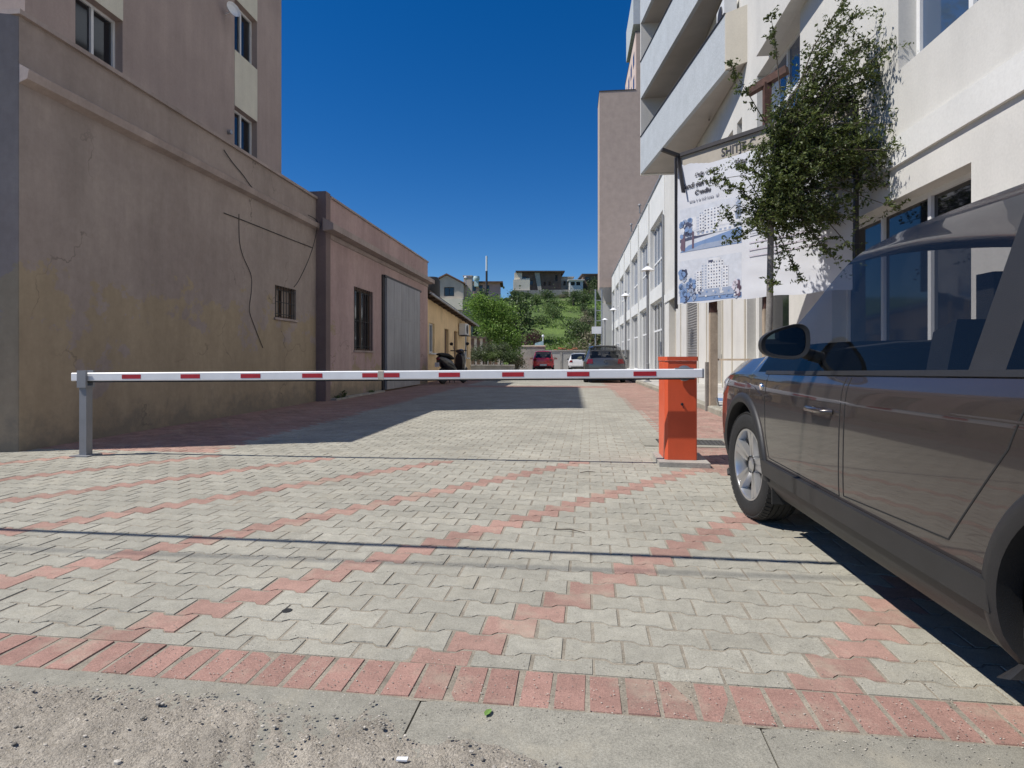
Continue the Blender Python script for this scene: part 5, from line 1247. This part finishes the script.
c = atd(476.5,280,139); mb = MB(); mb.lathe([(0,0),(.75,0),(.8,.4),(.7,.9),(0,1.0)], (c.x,c.y,c.z), (0,0,1), 14); mb.box((c.x-.5,c.y-.5,c.z-1.6),(c.x+.5,c.y+.5,c.z)); tag(obj('water_tank', mb, mat('pale_tank', (.5,.62,.62), .6)), 'pale round water tank on the pink house roof', 'water tank')
c = atd(486.6,300,120); mb = MB(); zt = CH+(HZ-256)/F*120; zm = CH+(HZ-271)/F*120; mb.tube([(c.x,c.y,3),(c.x,c.y,zm)], .22, 8); t = thing('mast', 'tall slim mast with a white top half rising over the pink house', 'mast', (c.x,c.y,3)); obj('lower_pole', mb, M['dark_steel'], t)
mb = MB(); mb.tube([(c.x,c.y,zm),(c.x,c.y,zt)], .20, 8); obj('antenna', mb, M['arm_white'], t)
t, P0, du, n, W, z0, z1 = house('hilltop_house', 'large dark brick house with a bright end wall on top of the hill', 519, 561, 272.5, 288, 150, 11, 'brick_house', [(.08,.18,.15,.75),(.25,.33,.2,.5),(.45,.52,.15,.4),(.58,.64,.15,.4),(.7,.76,.15,.4),(.86,.92,.45,.85)], 'roof_brown', 0, .35, overhang=.9)
mb = MB(); a = P0-du*1.5+n*.6; mb.prism([a+UP*(z0-4), a+du*4.3+UP*(z0-4), a+du*4.3+UP*(z0+(z1-z0)*.62), a+UP*(z0+(z1-z0)*.52)], -n*6); mb.prism([P0-du*1.2+n*.2+UP*(z0), P0+du*.8+n*.2+UP*z0, P0+du*.8+n*.2+UP*(z1-.1), P0-du*1.2+n*.2+UP*(z1-.1)], -n*4); obj('lit_wing', mb, M['pale_house'], t)  # cream tone raised in place of sunlight on the wing
mb = MB(); a = P0+du*(W*.46)+n*.35; mb.prism([a+UP*(z0-1), a+du*.9+UP*(z0-1), a+du*.3+UP*(z1-.1), a-du*1.0+UP*(z1-.1)], -n*.3); obj('stair_flank', mb, M['grey_house'], t)
house('small_hilltop_house', 'plain brown concrete house to the right of the large hilltop house', 561, 573, 277.5, 289, 152, 8, 'grey_house', [(.2,.4,.3,.7)], 'grey_house', 0, .2)
t, P0, du, n, W, z0, z1 = house('terrace_house', 'white terraced house with open balconies on the hill crest beside the taupe tower', 569.5, 583, 280.5, 287, 148, 8, 'band', [(.1,.4,.25,.8),(.5,.8,.25,.8)], 'band', 0, .25)
house('ochre_hilltop_house', 'brown shaded house on the hill crest at the edge of the taupe tower', 583, 604, 275, 288, 150, 9, 'brick_house', [(.1,.3,.65,.85)], 'roof_brown', 0, .3)
# retaining wall along the crest
mb = MB(); a, b = atd(512,358,149), atd(575,358,149); z = CH+(HZ-291.5)/F*149; mb.prism([(a.x,a.y,z-3),(b.x,b.y,z-3),(b.x,b.y,z+.5),(a.x,a.y,z+.3)], (0,.5,0)); tag(obj('retaining_wall', mb, M['concrete_old']), 'grey retaining wall along the hill crest under the brick house', 'wall')
# ================================================================ SKY AND SUN
SUN_EL = math.atan2(1.46, math.hypot(1,.33)); d = V((1,.33,-1.46)).normalized()
w = bpy.data.worlds.new('World'); scn.world = w; w.use_nodes = True; nt = w.node_tree; bg = nt.nodes['Background']
sk = nt.nodes.new('ShaderNodeTexSky'); sk.sky_type = 'NISHITA'; sk.sun_disc = False; sk.sun_elevation = SUN_EL
sk.sun_rotation = math.atan2(-1, -.33)   # clockwise from +Y
sk.altitude = 900; sk.air_density = 1.0; sk.dust_density = .05; sk.ozone_density = 5
hs = nt.nodes.new('ShaderNodeHueSaturation'); hs.inputs['Saturation'].default_value = 1.34; hs.inputs['Hue'].default_value = .508; hs.inputs['Value'].default_value = 1.05; nt.links.new(sk.outputs[0], hs.inputs['Color'])
nt.links.new(hs.outputs[0], bg.inputs[0]); bg.inputs[1].default_value = .082
sd = bpy.data.lights.new('sun', 'SUN'); sd.energy = 4.4; sd.angle = R_(.53); sd.color = (1,.955,.89)
so = bpy.data.objects.new('sun', sd); COL.objects.link(so); so.rotation_euler = d.to_track_quat('-Z','Y').to_euler(); so.location = (-20,-10,30)
scn.view_settings.view_transform = 'Standard'; scn.view_settings.look = 'None'; scn.view_settings.gamma = 1; scn.view_settings.exposure = .25
scn.cycles.max_bounces = 6; scn.cycles.transparent_max_bounces = 12
